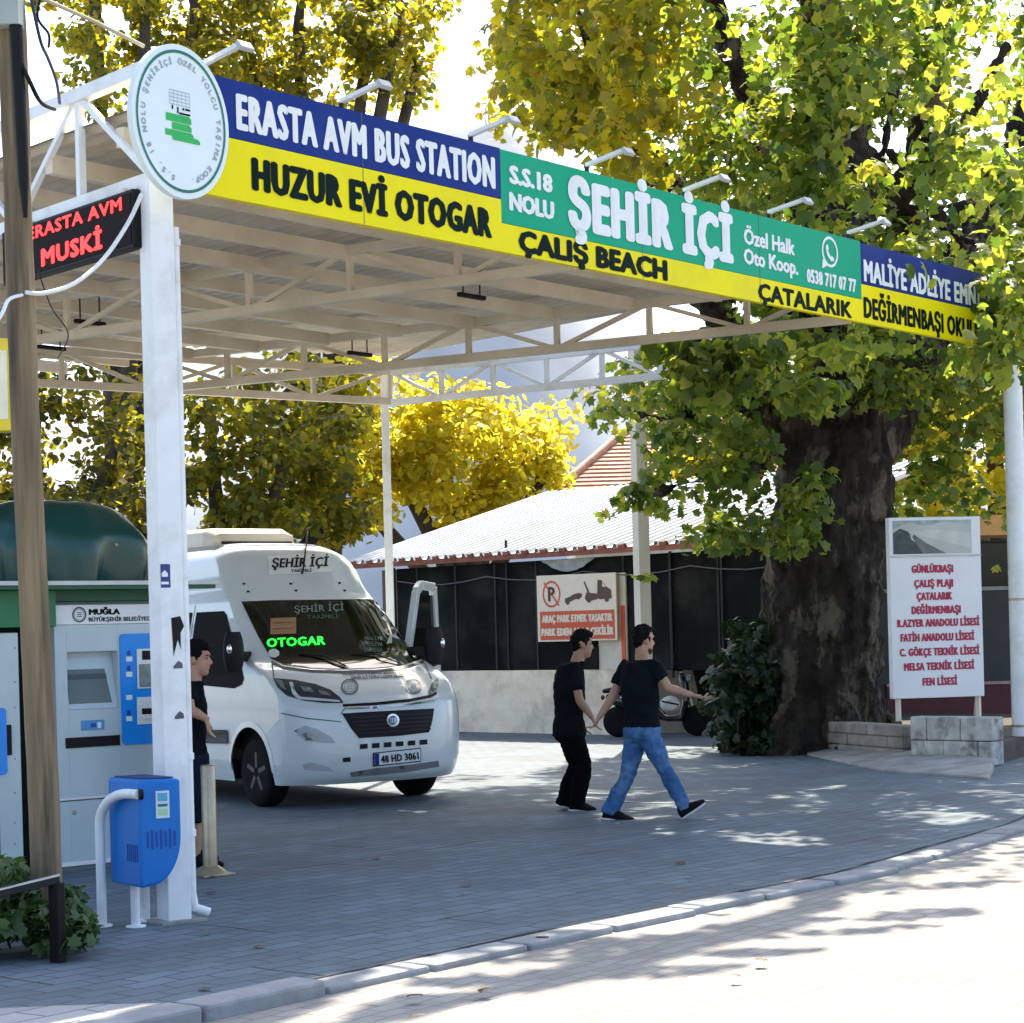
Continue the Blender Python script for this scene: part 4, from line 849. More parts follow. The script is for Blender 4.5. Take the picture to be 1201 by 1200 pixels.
for P_ in ([(318, 776), (319.5, 776), (322, 795), (320.5, 795)], [(497, 778), (498.5, 778), (507, 797), (505.5, 797)], [(405, 829), (406.5, 829), (400, 838), (398.5, 838)]): skin_poly(P_, MATS['seam dark'], 'panel_gap', van, .003)
skin_poly([(330, 836), (360, 842), (400, 846), (400, 847.2), (360, 843.4), (330, 837.4)], MATS['seam dark'], 'bumper_seam', van, .003)
skin_poly([(404, 830.5), (440, 829), (480, 825.5), (509, 821), (509, 823), (480, 827.5), (440, 831), (404, 832.5)], chrome, 'grille_trim', van, .006)
# number plate
npx = [(437, 883), (493, 877), (493, 893), (437, 899)]
pl = skin_poly(npx, black, 'number_plate', van, .012); skin_poly([(438.3, 884), (492, 878.3), (492, 892), (438.3, 897.6)], mat('plate white', (.72, .74, .76), .4), 'plate_face', pl, .016)
skin_poly([(438.5, 884.2), (443.5, 883.6), (443.5, 896.8), (438.5, 897.4)], sign_blue, 'plate_band', pl, .020)
skin_text('48 HD 3061', 446, 894.6, 490, 890.2, 8.2, black, pl, .35, .020)
# lettering and emblems on the bodywork
bdp = skin_poly([(313, 653), (350, 650), (386, 649), (389, 671), (350, 673), (316, 675)], mat('board white', (.80, .82, .80), .4), 'name_board', van, .006)
skin_text('ŞEHİR İÇİ', 318, 667, 384, 665, 11, black, bdp, .55, .010, slant=.15); skin_text('TARİFELİ', 341, 672, 365, 671.4, 3.2, black, bdp, .1, .010)
MB().tube([hitn(354, 673, .0), hitn(354, 673, .03), hitn(355, 652, .10), hitn(355, 628, .14) if hit(355, 640) else hitn(354, 660, .1)], .009, 6).build('aerial', black, van)
for x, y in ((286, 685), (291, 694), (341, 685), (347, 693), (404, 693), (398, 684)): MB().ell(hitn(x, y, .004), V(.018, 0, 0), V(0, .018, 0), V(0, 0, .012), 8, 5).build('marker_lamp', dark_metal, van)
ink = mat('van ink', (.05, .07, .09), .5)
skin_text('MUĞLA BÜYÜKŞEHİR BELEDİYESİ', 402, 792.5, 474, 790, 3.0, ink, van, .08, .006); skin_text('ŞEHİR İÇİ TOPLU TAŞIMA ARACI', 412, 797.5, 473, 795, 3.4, ink, van, .15, .006)
for x, y in ((410, 806), (485, 805)):
    e_ = skin_ring(x, y, 10.3, 9.6, .80, ink, 'round_emblem', van, .006); skin_ring(x, y, 7.0, 6.6, .9, ink, 'emblem_ring', e_, .006)
    for k in range(3): skin_poly([(x - 3.5, y - 4 + 3 * k), (x + 3.5, y - 4.3 + 3 * k), (x + 3.5, y - 2.8 + 3 * k), (x - 3.5, y - 2.5 + 3 * k)], mat('emblem grey', (.30, .35, .38), .5), 'emblem_bar', e_, .006)
# cab side window (near flank) as a panel on the body, with rub strip and mirror
def flank(poly, side, m, name, parent, lift=.006):
    bm = bmesh.new(); bm.faces.new([bm.verts.new((a, 0, b)) for a, b in poly])
    for zc in np.arange(.5, 2.5, .12): bmesh.ops.bisect_plane(bm, geom=bm.verts[:] + bm.edges[:] + bm.faces[:], plane_co=(0, 0, zc), plane_no=(0, 0, 1))
    bmesh.ops.triangulate(bm, faces=bm.faces[:]); bm.verts.index_update()
    vs = [VW(v.co.x, side * (Wz(v.co.z) + lift), v.co.z) for v in bm.verts]; fs = [tuple(v.index for v in f.verts) for f in bm.faces]; bm.free(); return MB().add(vs, fs, True).build(name, m, parent)
flank([(-.14, 1.28), (-.22, 1.40), (-.72, 1.93), (-.80, 1.97), (-1.45, 1.97), (-1.45, 1.22), (-.35, 1.18), (-.18, 1.22)], -1, glass_side, 'side_window', van)
flank([(-1.55, 1.22), (-1.55, 1.97), (-2.9, 2.0), (-2.9, 1.25)], -1, glass_side, 'side_window', van); flank([(-3.0, 1.25), (-3.0, 2.0), (-4.8, 2.0), (-4.8, 1.25)], -1, glass_side, 'side_window', van)
flank([(-.48, .62), (-.48, .76), (-1.5, .74), (-1.5, .60)], -1, black, 'rub_strip', van, .02); flank([(-1.55, .60), (-1.55, .74), (-3.5, .72), (-3.5, .58)], -1, black, 'rub_strip', van, .02)
flank([(-1.50, .35), (-1.51, .35), (-1.51, 2.05), (-1.50, 2.05)], -1, black, 'door_gap', van, .004)
flank([(-1.38, 1.02), (-1.38, 1.08), (-1.22, 1.08), (-1.22, 1.02)], -1, black, 'door_handle', van, .02)
for side in (-1, 1):
    mb = MB(); n = 20
    for k in range(n):
        a0_, a1_ = math.pi * k / n, math.pi * (k + 1) / n; P = []
        for a in (a0_, a1_):
            for r_, lf in ((.44, .012), (.50, .004)): P.append(VW(r_ * math.cos(a), side * (Wz(.36 + r_ * math.sin(a)) + lf), .36 + r_ * math.sin(a)))
        mb.add(P, [(0, 1, 3, 2)], True)
    mb.build('wheel_arch', van_white, van)
    mm = MB(); c = VW(-.02, side * 1.17, 1.55); mm.loft([(c + UP * (-.20 + .40 * i / 6), fwd * .055 * math.sin(math.pi * (.12 + .76 * i / 6)) ** .4, lft * .115 * math.sin(math.pi * (.12 + .76 * i / 6)) ** .4) for i in range(7)], 16)
    mi = mm.build('mirror', black, van); MB().bar(VW(-.16, side * .93, 1.50), c - UP * .05, .06, .10).build('mirror_arm', black, mi)
    MB().ell(c + fwd * .05 + lft * side * .07 + UP * .03, fwd * .02, lft * .03, UP * .05, 10, 6).build('mirror_lamp', chrome, mi)
for fw_ in (0.0, -4.0):
    for side in (-1, 1):
        if fw_ == 0:
            MB().box((0, 0, 0), (1, 1, 1))
        c = VW(fw_, side * .86, .345); ax = lft * side
        tyre = MB().lathe(c - ax * .11, [(.22, 0), (.32, .0), (.342, .03), (.345, .11), (.342, .19), (.32, .22), (.215, .215)], 36, ax)
        wh = tyre.build('wheel', rubber, van); mb = MB().lathe(c, [(.215, .05), (.215, .095), (.19, .085), (.06, .07), (.05, .10), (0, .10)], 30, ax); rim = mb.build('rim', mat('rim dark', (.04, .042, .045), .4, .5), wh)
        mb = MB()
        for k in range(5):
            a = 2 * math.pi * k / 5 + .3; dr = fwd * math.cos(a) + UP * math.sin(a); mb.bar(c + ax * .098 + dr * .05, c + ax * .098 + dr * .20, .045, .018, up=ax)
        mb.build('spokes', mat('spoke grey', (.045, .047, .05), .5, .3), rim)
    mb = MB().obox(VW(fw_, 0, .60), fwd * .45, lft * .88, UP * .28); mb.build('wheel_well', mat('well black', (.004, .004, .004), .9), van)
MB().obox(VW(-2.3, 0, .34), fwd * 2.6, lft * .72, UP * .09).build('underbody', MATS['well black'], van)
# roof air unit and hatch
mb = MB(); s_ = []
for f_, w_, h_ in ((-1.75, .40, .02), (-1.82, .50, .13), (-2.0, .54, .19), (-2.9, .54, .20), (-3.15, .50, .10), (-3.2, .40, .02)): s_.append([VW(f_, -w_, 2.69), VW(f_, -w_ * .96, 2.70 + h_ * .75), VW(f_, -w_ * .8, 2.70 + h_), VW(f_, w_ * .8, 2.70 + h_), VW(f_, w_ * .96, 2.70 + h_ * .75), VW(f_, w_, 2.69)])
for a, b in zip(s_, s_[1:]): mb.add(a + b, [(i, i + 1, i + 7, i + 6) for i in range(5)], True)
ac = mb.build('roof_air_unit', mat('air unit beige', (.62, .58, .48), .5, var=.05), van)
MB().obox(VW(-1.79, 0, 2.72), fwd * .06, lft * .42, UP * .018).build('air_intake', black, ac)
fn = lambda x, y, k: VW(-1.80 - y * .55 + .006, -.18 + x, 2.775 + y * .84 + k); lettering('GEN·5', fn, .34, .06, .004).build('lettering', grey_ink, ac)
MB().obox(VW(-1.9, -.62, 2.63), fwd * .5, lft * .05, UP * .05).build('roof_rail', mat('rail grey', (.3, .3, .28), .5), van)
MB().obox(VW(-2.5, .58, 2.66), fwd * .9, lft * .05, UP * .04).build('roof_rail', MATS['rail grey'], van)
# open driver's door on the far side
h0 = VW(-.22, .90, 0); dd = (lft * .80 + fwd * .60).normalized(); dd = V(.30, .954, 0); dnrm = V(dd.y, -dd.x, 0)
def DP(a, z, l=0): return h0 + dd * a + UP * z + dnrm * l
od = MB().prism([DP(.0, .45), DP(.95, .45), DP(1.0, 1.3), DP(0, 1.3)], dnrm * .07).build('open_door', van_white, van, bevel=.01)
mb = MB(); frm = [DP(.02, 1.3), DP(.06, 1.50), DP(.36, 2.14), DP(.50, 2.21), DP(.90, 2.19), DP(.96, 1.3)]
for a, b in zip(frm, frm[1:]): mb.bar(a + dnrm * .035, b + dnrm * .035, .09, .07, up=dnrm)
mb.build('door_frame', van_white, od, bevel=.01)
MB().prism([DP(.08, 1.32, .03), DP(.12, 1.45, .03), DP(.40, 2.10, .03), DP(.88, 2.10, .03), DP(.93, 1.32, .03)], dnrm * .01).build('door_glass', glass_dark, od)

# ================================================================== PEOPLE
def figure(name, label, base, d, J, face, shirt_m, leg_m, skin_m, skip_left=False, shorts=False, hairstyle='short', torso=None):
    """J: joints as (x, y, depth offset) measured in the picture at distance d; face: horizontal heading of the head"""
    P = {k: D(v[0], v[1], d + v[2]) for k, v in J.items() if isinstance(v, tuple)}
    root = thing(name, label, 'person', (base.x, base.y, 0))
    F = Vector(face).normalized(); Sd = V(F.y, -F.x, 0).normalized(); hd = P['head']; U = UP * .99 + F * .05
    mb = MB()
    mb.ell(hd + U * .035 - F * .012, F * .098, Sd * .076, U * .10); mb.ell(hd - U * .045 + F * .022, F * .072, Sd * .058, U * .088)
    mb.ell(hd - U * .10 + F * .052, F * .034, Sd * .034, U * .030)                                   # chin
    mb.cap(hd + U * .005 + F * .083, hd - U * .032 + F * .102, .011, .015, 8)                         # nose
    mb.ell(hd - U * .064 + F * .082, F * .014, Sd * .024, U * .007, 8, 6); mb.ell(hd - U * .074 + F * .080, F * .013, Sd * .022, U * .007, 8, 6)   # lips
    mb.ell(hd + U * .032 + F * .082, F * .013, Sd * .05, U * .012, 10, 6)                             # brow
    for sg in (-1, 1): mb.ell(hd - U * .01 + Sd * sg * .074 - F * .012, F * .020, Sd * .012, U * .033, 10, 7)
    nb = P['neck']; mb.cap(hd - U * .06 - F * .02, nb - UP * .02, .056, .066)
    sl, sr, ch, wa, hp = P['shl'], P['shr'], P['chest'], P['waist'], P['hip']
    sv = (sr - sl).normalized(); fv = V(-sv.y, sv.x, 0); fv = fv if fv.dot(F) > 0 else -fv
    def sect(c, a, b, extra=0): return (c, sv * (a + extra), fv * (b + extra))
    def torso_secs(e):
        return [sect(nb - UP * .005, .064, .06, e * .3), sect(nb - UP * .03, .105, .072, e * .6), sect((sl + sr) / 2 + UP * .035, .150, .088, e), sect((sl + sr) / 2 - UP * .05, .175, .105, e), sect(ch, .168, .118, e), sect(ch.lerp(wa, .5), .155, .110, e), sect(wa, .150, .108, e), sect(hp, .160, .120, e), sect(hp - UP * .07, .13, .10, e)]
    mb.loft(torso_secs(-.012), 20)
    for s_ in ('l', 'r'):
        if 'el' + s_ not in P: continue
        sh, el_, wr, hn = P['sh' + s_], P['el' + s_], P['wr' + s_], P['hand' + s_]
        mb.cap(sh, el_, .046, .040); mb.cap(el_, el_.lerp(wr, .35), .041, .040); mb.cap(el_.lerp(wr, .35), wr, .040, .026)
        hdv = (hn - wr); hL = max(hdv.length, .06); hv = hdv.normalized(); side = hv.cross(UP); side = side.normalized() if side.length > .1 else F.copy(); palmn = hv.cross(side).normalized()
        mb.loft([(wr, side * .022, palmn * .017), (wr + hv * .04, side * .036, palmn * .016), (wr + hv * .085, side * .040, palmn * .014), (wr + hv * .10, side * .034, palmn * .012)], 12)
        curl = J.get('curl', .5)
        for k, (o_, ln_) in enumerate(((-.030, .060), (-.010, .072), (.010, .068), (.029, .054))):
            r0 = wr + hv * .088 + side * o_; k1 = r0 + (hv * math.cos(curl * .5) + palmn * -math.sin(curl * .5)) * ln_ * .5; k2 = k1 + (hv * math.cos(curl * 1.4) - palmn * math.sin(curl * 1.4)) * ln_ * .5
            mb.cap(r0, k1, .0098, .009, 8); mb.cap(k1, k2, .009, .008, 8)
        tb = wr + hv * .03 - side * .030; t1 = tb + (hv * .7 - side * .6 - palmn * .25).normalized() * .035; mb.cap(tb, t1, .012, .0105, 8); mb.cap(t1, t1 + (hv * .9 - side * .15 - palmn * .2).normalized() * .03, .0105, .009, 8)
    for s_ in ('l', 'r'):
        h_, kn_, an = P['hp' + s_], P['kn' + s_], P['an' + s_]
        tf = 1.0 if shorts else .80; mb.cap(h_, h_.lerp(kn_, .45), .080, .068); mb.cap(h_.lerp(kn_, .45), kn_, .068, .052 * tf); mb.cap(kn_, kn_.lerp(an, .35), .052 * tf, .054 * tf); mb.cap(kn_.lerp(an, .35), an, .054 * tf, .034)
        mb.cap(an, P['toe' + s_].lerp(an, .35), .036, .03)
    remesh(mb, 'body', skin_m, root, .0075, 5)
    # shirt
    mb = MB(); e = .030; secs = torso_secs(e); secs[0] = (nb - UP * .012, sv * .072, fv * .068)
    if torso: secs = secs[:-2] + [sect(hp, .172, .132, e), sect(hp - UP * torso, .172, .132, e)]
    else: secs = secs[:-1]
    mb.loft(secs, 22)
    for s_ in ('l', 'r'):
        if 'el' + s_ not in P: continue
        sh, el_ = P['sh' + s_], P['el' + s_]; tip = sh.lerp(el_, J.get('sleeve', .62)); dv = (tip - sh).normalized(); a_ = dv.orthogonal().normalized(); b_ = dv.cross(a_)
        mb.loft([(sh - dv * .06, a_ * .050, b_ * .050), (sh, a_ * .066, b_ * .066), (sh.lerp(tip, .5), a_ * .066, b_ * .066), (tip, a_ * .068, b_ * .068)], 14)
    remesh(mb, 't_shirt', shirt_m, root, .010, 4, disp=.015, dscale=4.5, dfine=-.008)
    # trousers or shorts
    mb = MB(); mb.loft([sect(wa.lerp(hp, .55), .150, .110, .024), sect(hp, .160, .12, .038), sect(hp - UP * .06, .15, .115, .036), sect(hp - UP * .11, .12, .10, .02)], 20)
    for s_ in ('l', 'r'):
        h_, kn_, an = P['hp' + s_], P['kn' + s_], P['an' + s_]
        if shorts: mb.cap(h_, h_.lerp(kn_, .5), .104, .095); t_ = kn_ - UP * .06; dv = (t_ - h_).normalized(); a_ = dv.orthogonal().normalized(); b_ = dv.cross(a_); mb.loft([(h_.lerp(kn_, .4), a_ * .097, b_ * .097), (t_, a_ * .098, b_ * .098)], 16)
        else:
            dv = (an - kn_).normalized(); a_ = dv.orthogonal().normalized(); b_ = dv.cross(a_); w_ = J.get('hem', .07)
            mb.cap(h_, h_.lerp(kn_, .5), .106, .092); mb.cap(h_.lerp(kn_, .5), kn_, .092, .076); mb.cap(kn_, kn_.lerp(an, .3), .076, .074)
            mb.loft([(kn_.lerp(an, .1), a_ * .075, b_ * .075), (kn_.lerp(an, .55), a_ * (w_ + .004), b_ * (w_ + .004)), (an + dv * .035, a_ * w_, b_ * w_)], 16)
    remesh(mb, 'shorts' if shorts else 'trousers', leg_m, root, .011, 4, disp=.018, dscale=4.5, dfine=-.008)
    for s_ in ('l', 'r'):
        an, to, he = P['an' + s_], P['toe' + s_], P['heel' + s_]; dv = (to - he).normalized(); a_ = dv.cross(UP).normalized(); b_ = a_.cross(dv).normalized(); L = max((to - he).length, .235); to = he + dv * L
        mb = MB(); sec = [(-.03, .026, .034, .03), (.05, .040, .055, .05), (.3, .045, .058, .054), (.55, .050, .044, .040), (.8, .052, .033, .030), (1.06, .030, .018, .02)]
        mb.loft([(he + dv * L * f + b_ * (z_ + .008), a_ * w2, b_ * h2) for f, w2, h2, z_ in sec], 16); mb.cap(an - UP * .01, he.lerp(to, .22) + b_ * .05, .046, .044)
        sh_ = remesh(mb, 'shoe', shoe_m, root, .009, 3)
        mb = MB(); mb.loft([(he + dv * (-.015) + b_ * .006, a_ * .02, b_ * .010), (he + dv * L * .1 + b_ * .006, a_ * .050, b_ * .015), (he + dv * L * .6 + b_ * .006, a_ * .058, b_ * .014), (he + dv * L * .97 + b_ * .008, a_ * .042, b_ * .012), (he + dv * (L + .012) + b_ * .012, a_ * .012, b_ * .006)], 16); mb.build('sole', sole_m if J.get('white_sole') else mat('dark sole', (.05, .05, .05), .8), sh_)
    # hair
    mb = MB(); mb.ell(hd + U * .052 - F * .022, F * .100, Sd * .083, U * .094); mb.ell(hd + U * .012 - F * .062, F * .052, Sd * .074, U * .082)
    if hairstyle == 'full': mb.ell(hd + U * .088 + F * .045, F * .055, Sd * .062, U * .036); mb.ell(hd + U * .10 - F * .01, F * .085, Sd * .072, U * .052)
    else: mb.ell(hd + U * .098 + F * .03, F * .058, Sd * .06, U * .030)
    for sg in (-1, 1): mb.ell(hd + U * .016 + Sd * sg * .069 + F * .012, F * .014, Sd * .010, U * .030, 10, 6)
    remesh(mb, 'hair', hair, root, .0075, 3, disp=.010, dscale=22)
    mb = MB()
    for sg in (-1, 1): mb.ell(hd + U * .002 + F * .0815 + Sd * sg * .031, F * .007, Sd * .010, U * .0045, 10, 6)
    mb.build('eyes', black, root)
    mb = MB()
    if hairstyle != 'beard':
      for sg in (-1, 1): mb.cap(hd + U * .030 + F * .092 + Sd * sg * .016, hd + U * .028 + F * .080 + Sd * sg * .052, .0042, .003, 6)
    if mb.v: mb.build('eyebrows', hair, root)
    if hairstyle == 'beard':
        mb = MB(); mb.ell(hd - U * .102 + F * .048, F * .041, Sd * .044, U * .026); mb.ell(hd - U * .082 + F * .030, F * .050, Sd * .0575, U * .036); remesh(mb, 'beard', mat('beard stubble', (.055, .034, .025), .8, spec=.1), root, .009, 3, disp=.006, dscale=30)
    return root
figure('person', 'person in black t-shirt and ripped blue jeans striding right with arm stretched forward', D(758, 962, 18.0), 18.0, dict(head=(755, 751, 0), neck=(753, 772, .02), shl=(734, 782, .15), shr=(767, 781, -.14), chest=(750, 803, 0), waist=(752, 838, 0), hip=(753, 856, 0),
    ell=(718, 818, .15), wrl=(703, 841, .12), handl=(696, 853, .12), elr=(784, 807, -.16), wrr=(811, 815, -.2), handr=(829, 820, -.22),
    hpl=(746, 862, .06), knl=(737, 906, .06), anl=(716, 950, .05), heell=(707, 961, .05), toel=(742, 966, .0), hpr=(760, 862, -.06), knr=(781, 904, -.08), anr=(802, 946, -.1), heelr=(801, 961, -.1), toer=(826, 944, -.12), sleeve=.60, hem=.072, curl=.9, white_sole=True), (.80, .45, 0), tee2, denim, skin, hairstyle='beard')
figure('person', 'person in plain black t-shirt and wide black trousers beside the tow sign', D(668, 950, 19.1), 19.1, dict(head=(683, 756, 0), neck=(677, 774, 0), shl=(664, 785, .18), shr=(672, 785, -.18), chest=(668, 805, 0), waist=(667, 838, 0), hip=(668, 856, 0),
    elr=(680, 822, -.2), wrr=(694, 841, -.2), handr=(701, 855, -.2), ell=(668, 822, .22), wrl=(682, 846, .2), handl=(688, 858, .2),
    hpl=(668, 862, .08), knl=(675, 897, .08), anl=(663, 941, .08), heell=(657, 947, .08), toel=(686, 948, .08), hpr=(670, 862, -.08), knr=(686, 893, -.08), anr=(676, 943, -.08), heelr=(668, 951, -.08), toer=(692, 953, -.08), sleeve=.66, hem=.088, white_sole=True), (.92, .25, 0), tee, trouser, skin2, hairstyle='full', torso=.06)
figure('person', 'person in black t-shirt and dark shorts standing half hidden behind the front post', D(230, 1018, 15.2), 15.2, dict(head=(232, 773, 0), neck=(226, 797, 0), shl=(221, 810, .18), shr=(219, 811, -.18), chest=(220, 832, 0), waist=(220, 866, 0), hip=(221, 888, 0),
    elr=(223, 833, -.22), wrr=(242, 843, -.2), handr=(246, 860, -.2), ell=(218, 850, .2), wrl=(221, 874, .2), handl=(224, 888, .2),
    hpl=(219, 895, .08), knl=(223, 955, .08), anl=(223, 1005, .08), heell=(218, 1013, .08), toel=(239, 1012, .08), hpr=(223, 896, -.08), knr=(229, 955, -.08), anr=(229, 1010, -.08), heelr=(223, 1019, -.08), toer=(243, 1019, -.08), sleeve=.5), (.98, -.15, 0), tee, shortcl, skin, shorts=True, hairstyle='full')

# ================================================================== SHED, WALL AND HOUSE BEHIND
W0 = V(.58, 33.65, 0); wd = V(.72, -.694, 0).normalized(); wn = V(-wd.y, wd.x, 0)   # wn points away from the camera
if wn.y < 0: wn = -wn
def WP(s, z, l=0.0): return W0 + wd * s + UP * z - wn * l         # l: towards the camera
def ws_(px, py=700): return meet(px, py, W0, wd)[0]
shed = thing('shed', 'low dark screened shed with white corrugated roof behind the minibus', 'shed', WP(0, 0, -1))
sA, sB = ws_(437), ws_(905)
EZ = meet(600, 651, W0, wd)[1]
def wbox(s0, s1, z0, z1, l0, l1, m, name, parent, bevel=0.0): return MB().obox(WP((s0 + s1) / 2, (z0 + z1) / 2, (l0 + l1) / 2), wd * (s1 - s0) / 2, UP * (z1 - z0) / 2, wn * (l1 - l0) / 2).build(name, m, parent, bevel=bevel)
wbox(ws_(466), sB, 1.02, EZ - .12, -.06, 0, dark_cloth, 'dark_screen', shed)
wbox(sA, sB, 0, EZ - .1, -4.9, -4.8, dark_cloth, 'back_wall', shed)
wbox(sA, ws_(466) - .02, 0.9, EZ - .12, -.3, -.24, mat('brown board', (.16, .11, .075), .8, var=.2), 'side_board', shed)
lw = thing('low_wall', 'low whitewashed wall with stained foot under the dark screen', 'wall', WP(ws_(600), 0, .1))
sW0, sW1 = ws_(480), ws_(728)
mb = MB(); NS, NZ = 90, 14; vs = []
for i in range(NS + 1):
    for k in range(NZ + 1):
        s_, z_ = sW0 + (sW1 - sW0) * i / NS, 1.04 * k / NZ; vs.append(WP(s_, z_, .10 + .02 * noise.noise(V(s_ * 1.2, z_ * 1.5, 0)) + .06 * max(0, .25 - z_) + .03 * noise.noise(V(s_ * 4, z_ * 4, 3))))
mb.add(vs, [(i * (NZ + 1) + k, (i + 1) * (NZ + 1) + k, (i + 1) * (NZ + 1) + k + 1, i * (NZ + 1) + k + 1) for i in range(NS) for k in range(NZ)], True)
mb.add([WP(sW0, 1.04, .10), WP(sW1, 1.04, .10), WP(sW1, 1.04, -.16), WP(sW0, 1.04, -.16)], [(0, 1, 2, 3)]); mb.add([WP(sW1, 0, .10), WP(sW1, 0, -.16), WP(sW1, 1.04, -.16), WP(sW1, 1.04, .10)], [(0, 1, 2, 3)])
mb.build('wall_face', plaster, lw)
# roof
r0, r1 = ws_(432, 660) - .2, ws_(905, 630); ridge_z, RL = EZ + 1.42, 5.0
mb = MB(); NR = 260; vs = []
for i in range(NR + 1):
    s_ = r0 + (r1 - r0) * i / NR
    for k in range(5):
        f = k / 4; vs.append(WP(s_, EZ + (ridge_z - EZ) * f + (.06 if i % 6 in (0, 1) else 0), .35 - (RL + .35) * f))
mb.add(vs, [(i * 5 + k, (i + 1) * 5 + k, (i + 1) * 5 + k + 1, i * 5 + k + 1) for i in range(NR) for k in range(4)])
mb.add([v - UP * .014 for v in vs], [(i * 5 + k, i * 5 + k + 1, (i + 1) * 5 + k + 1, (i + 1) * 5 + k) for i in range(NR) for k in range(4)])
rf = mb.build('roof', roof_white, shed)
mb = MB(); mb.obox(WP((r0 + r1) / 2, EZ - .05, .335), wd * (r1 - r0) / 2, UP * .04, wn * .015); n = int((r1 - r0) / .42)
for i in range(n): mb.obox(WP(r0 + .2 + i * .42, EZ + .012, .34), wd * .07, UP * .028, wn * .03)
mb.build('eave_trim', rust, rf)
mb = MB()
for s_ in (ws_(598), ws_(466), ws_(790), ws_(850)): mb.bar(WP(s_, .9, .06), WP(s_, EZ + (.25 if s_ == ws_(598) else -.1), .06), .035)
mb.build('support_pipe', dark_metal, shed)
for k in range(9): wbox(ws_(490) + k * .95, ws_(490) + k * .95 + .035, 1.03, EZ - .13, .002, .03, mat('batten', (.035, .03, .025), .9, var=.3), 'batten', shed)
cb = [WP(ws_(470) + i * .55, EZ - .34 - .10 * math.sin(math.pi * (i % 4) / 4.0), .07) for i in range(17)]; tag(MB().tube(cb, .012, 6).build('cable', mat('grey cable', (.12, .12, .11), .6)), 'grey cable sagging along the dark screen of the shed', 'cable')
# crumpled plastic sheet under the eave, and the pale boards beside the tow sign
mb = MB(); P = [];
for i in range(24):
    for k in range(5): s_ = ws_(640) + (ws_(715) - ws_(640)) * i / 23; P.append(WP(s_, EZ - .12 - .20 * math.sin(math.pi * min(1, i / 20)) * (k / 4) - .01, .10 + .06 * noise.noise(V(i * .7, k * .9, 0))))
mb.add(P, [(i * 5 + k, (i + 1) * 5 + k, (i + 1) * 5 + k + 1, i * 5 + k + 1) for i in range(23) for k in range(4)], True); tag(mb.build('plastic_sheet', mat('plastic sheet', (.40, .40, .37), .25, var=.2)), 'crumpled grey plastic sheet hanging under the shed eave above the tow sign', 'sheet')
bps = thing('pale_board', 'tall pale board with orange edge standing right of the tow sign', 'board', WP(ws_(727), 0, .2))
z_a, z_b = meet(727, 780, W0, wd)[1], meet(727, 672, W0, wd)[1]
wbox(ws_(704), ws_(737), 1.04, z_b, .03, .07, mat('pale board', (.66, .58, .46), .6, var=.1, stain=(.4, .3, .2), stain_amt=.4), 'board_face', bps, .004)
wbox(ws_(731.5), ws_(736), 1.06, meet(733, 710, W0, wd)[1], .071, .085, orange_red, 'orange_strip', bps); wbox(ws_(692), ws_(704), 1.06, 1.42, .072, .11, dark_cloth, 'dark_box', bps)
# tow away sign
TW0 = WP(ws_(675), 0, .35); td = V(.82, -.572, 0).normalized(); tn = V(td.y, -td.x, 0)
if tn.y > 0: tn = -tn
tow = thing('tow_sign', 'cream and orange-red no parking sign with tow truck picture on the dark screen', 'sign', TW0)
ts0, tzt = meet(629, 676, TW0, td); tzb = meet(632, 753, TW0, td)[1]; ts1 = meet(722, 672, TW0, td)[0]; tzt = (tzt + meet(720, 671, TW0, td)[1]) / 2
def TP(u, v, l=0.0): return TW0 + td * (ts0 + (ts1 - ts0) * u) + UP * (tzb + (tzt - tzb) * v) + tn * l
TWD, THT = ts1 - ts0, tzt - tzb
def tq(u0, u1, v0, v1, l, m, name, parent): return MB().add([TP(u0, v0, l), TP(u1, v0, l), TP(u1, v1, l), TP(u0, v1, l)], [(0, 1, 2, 3)]).build(name, m, parent)
pn = MB().obox(TP(.5, .5, -.02), td * TWD / 2, UP * THT / 2, tn * .02).build('panel', cream_panel, tow, bevel=.006)
rp_ = tq(.035, .975, .025, .455, .003, orange_red, 'red_field', tow)
for u in (.12, .88): MB().bar(TP(u, 1, -.05), TP(u, 1, -.35) + UP * .02, .03).build('bracket', dark_metal, tow)
def ttext(body, u0, u1, v, h, parent, m, bold): return lettering(body, lambda x, y, k: TP(u0, v, .006 + k) + td * x + UP * y, (u1 - u0) * TWD, h * THT, bold, spacing=1.1).build('lettering', m, parent)
ttext('ARAÇ PARK ETMEK YASAKTIR', .06, .95, .285, .115, rp_, cream_panel, .010); ttext('PARK EDEN ARAÇ ÇEKİLİR', .05, .96, .085, .115, rp_, cream_panel, .012)
ring = MB(); n = 32; a_ = [2 * math.pi * i / n for i in range(n)]; cu, cv, rr = .19, .715, .135
p1 = [TP(cu, cv, .004) + td * rr * TWD * math.cos(t) * .85 + UP * rr * TWD * math.sin(t) * 1.06 for t in a_]; p2 = [TP(cu, cv, .004) + td * rr * .84 * TWD * math.cos(t) * .85 + UP * rr * .84 * TWD * math.sin(t) * 1.06 for t in a_]
ring.add(p1 + p2, [(i, (i + 1) % n, n + (i + 1) % n, n + i) for i in range(n)])
ring.add([TP(cu, cv, .0055) + td * x + UP * z for x, z in ((-.10 * TWD, .12 * TWD), (-.085 * TWD, .13 * TWD), (.10 * TWD, -.12 * TWD), (.085 * TWD, -.13 * TWD))], [(0, 1, 2, 3)])
ring.build('no_parking_ring', orange_red, tow); lettering('P', lambda x, y, k: TP(cu - .045, cv - .11, .0045 + k) + td * x + UP * y, .09 * TWD, .22 * THT, .012).build('no_parking_letter', mat('letter dark', (.10, .02, .01), .5), tow)
dkp = mat('print dark', (.10, .055, .03), .6)
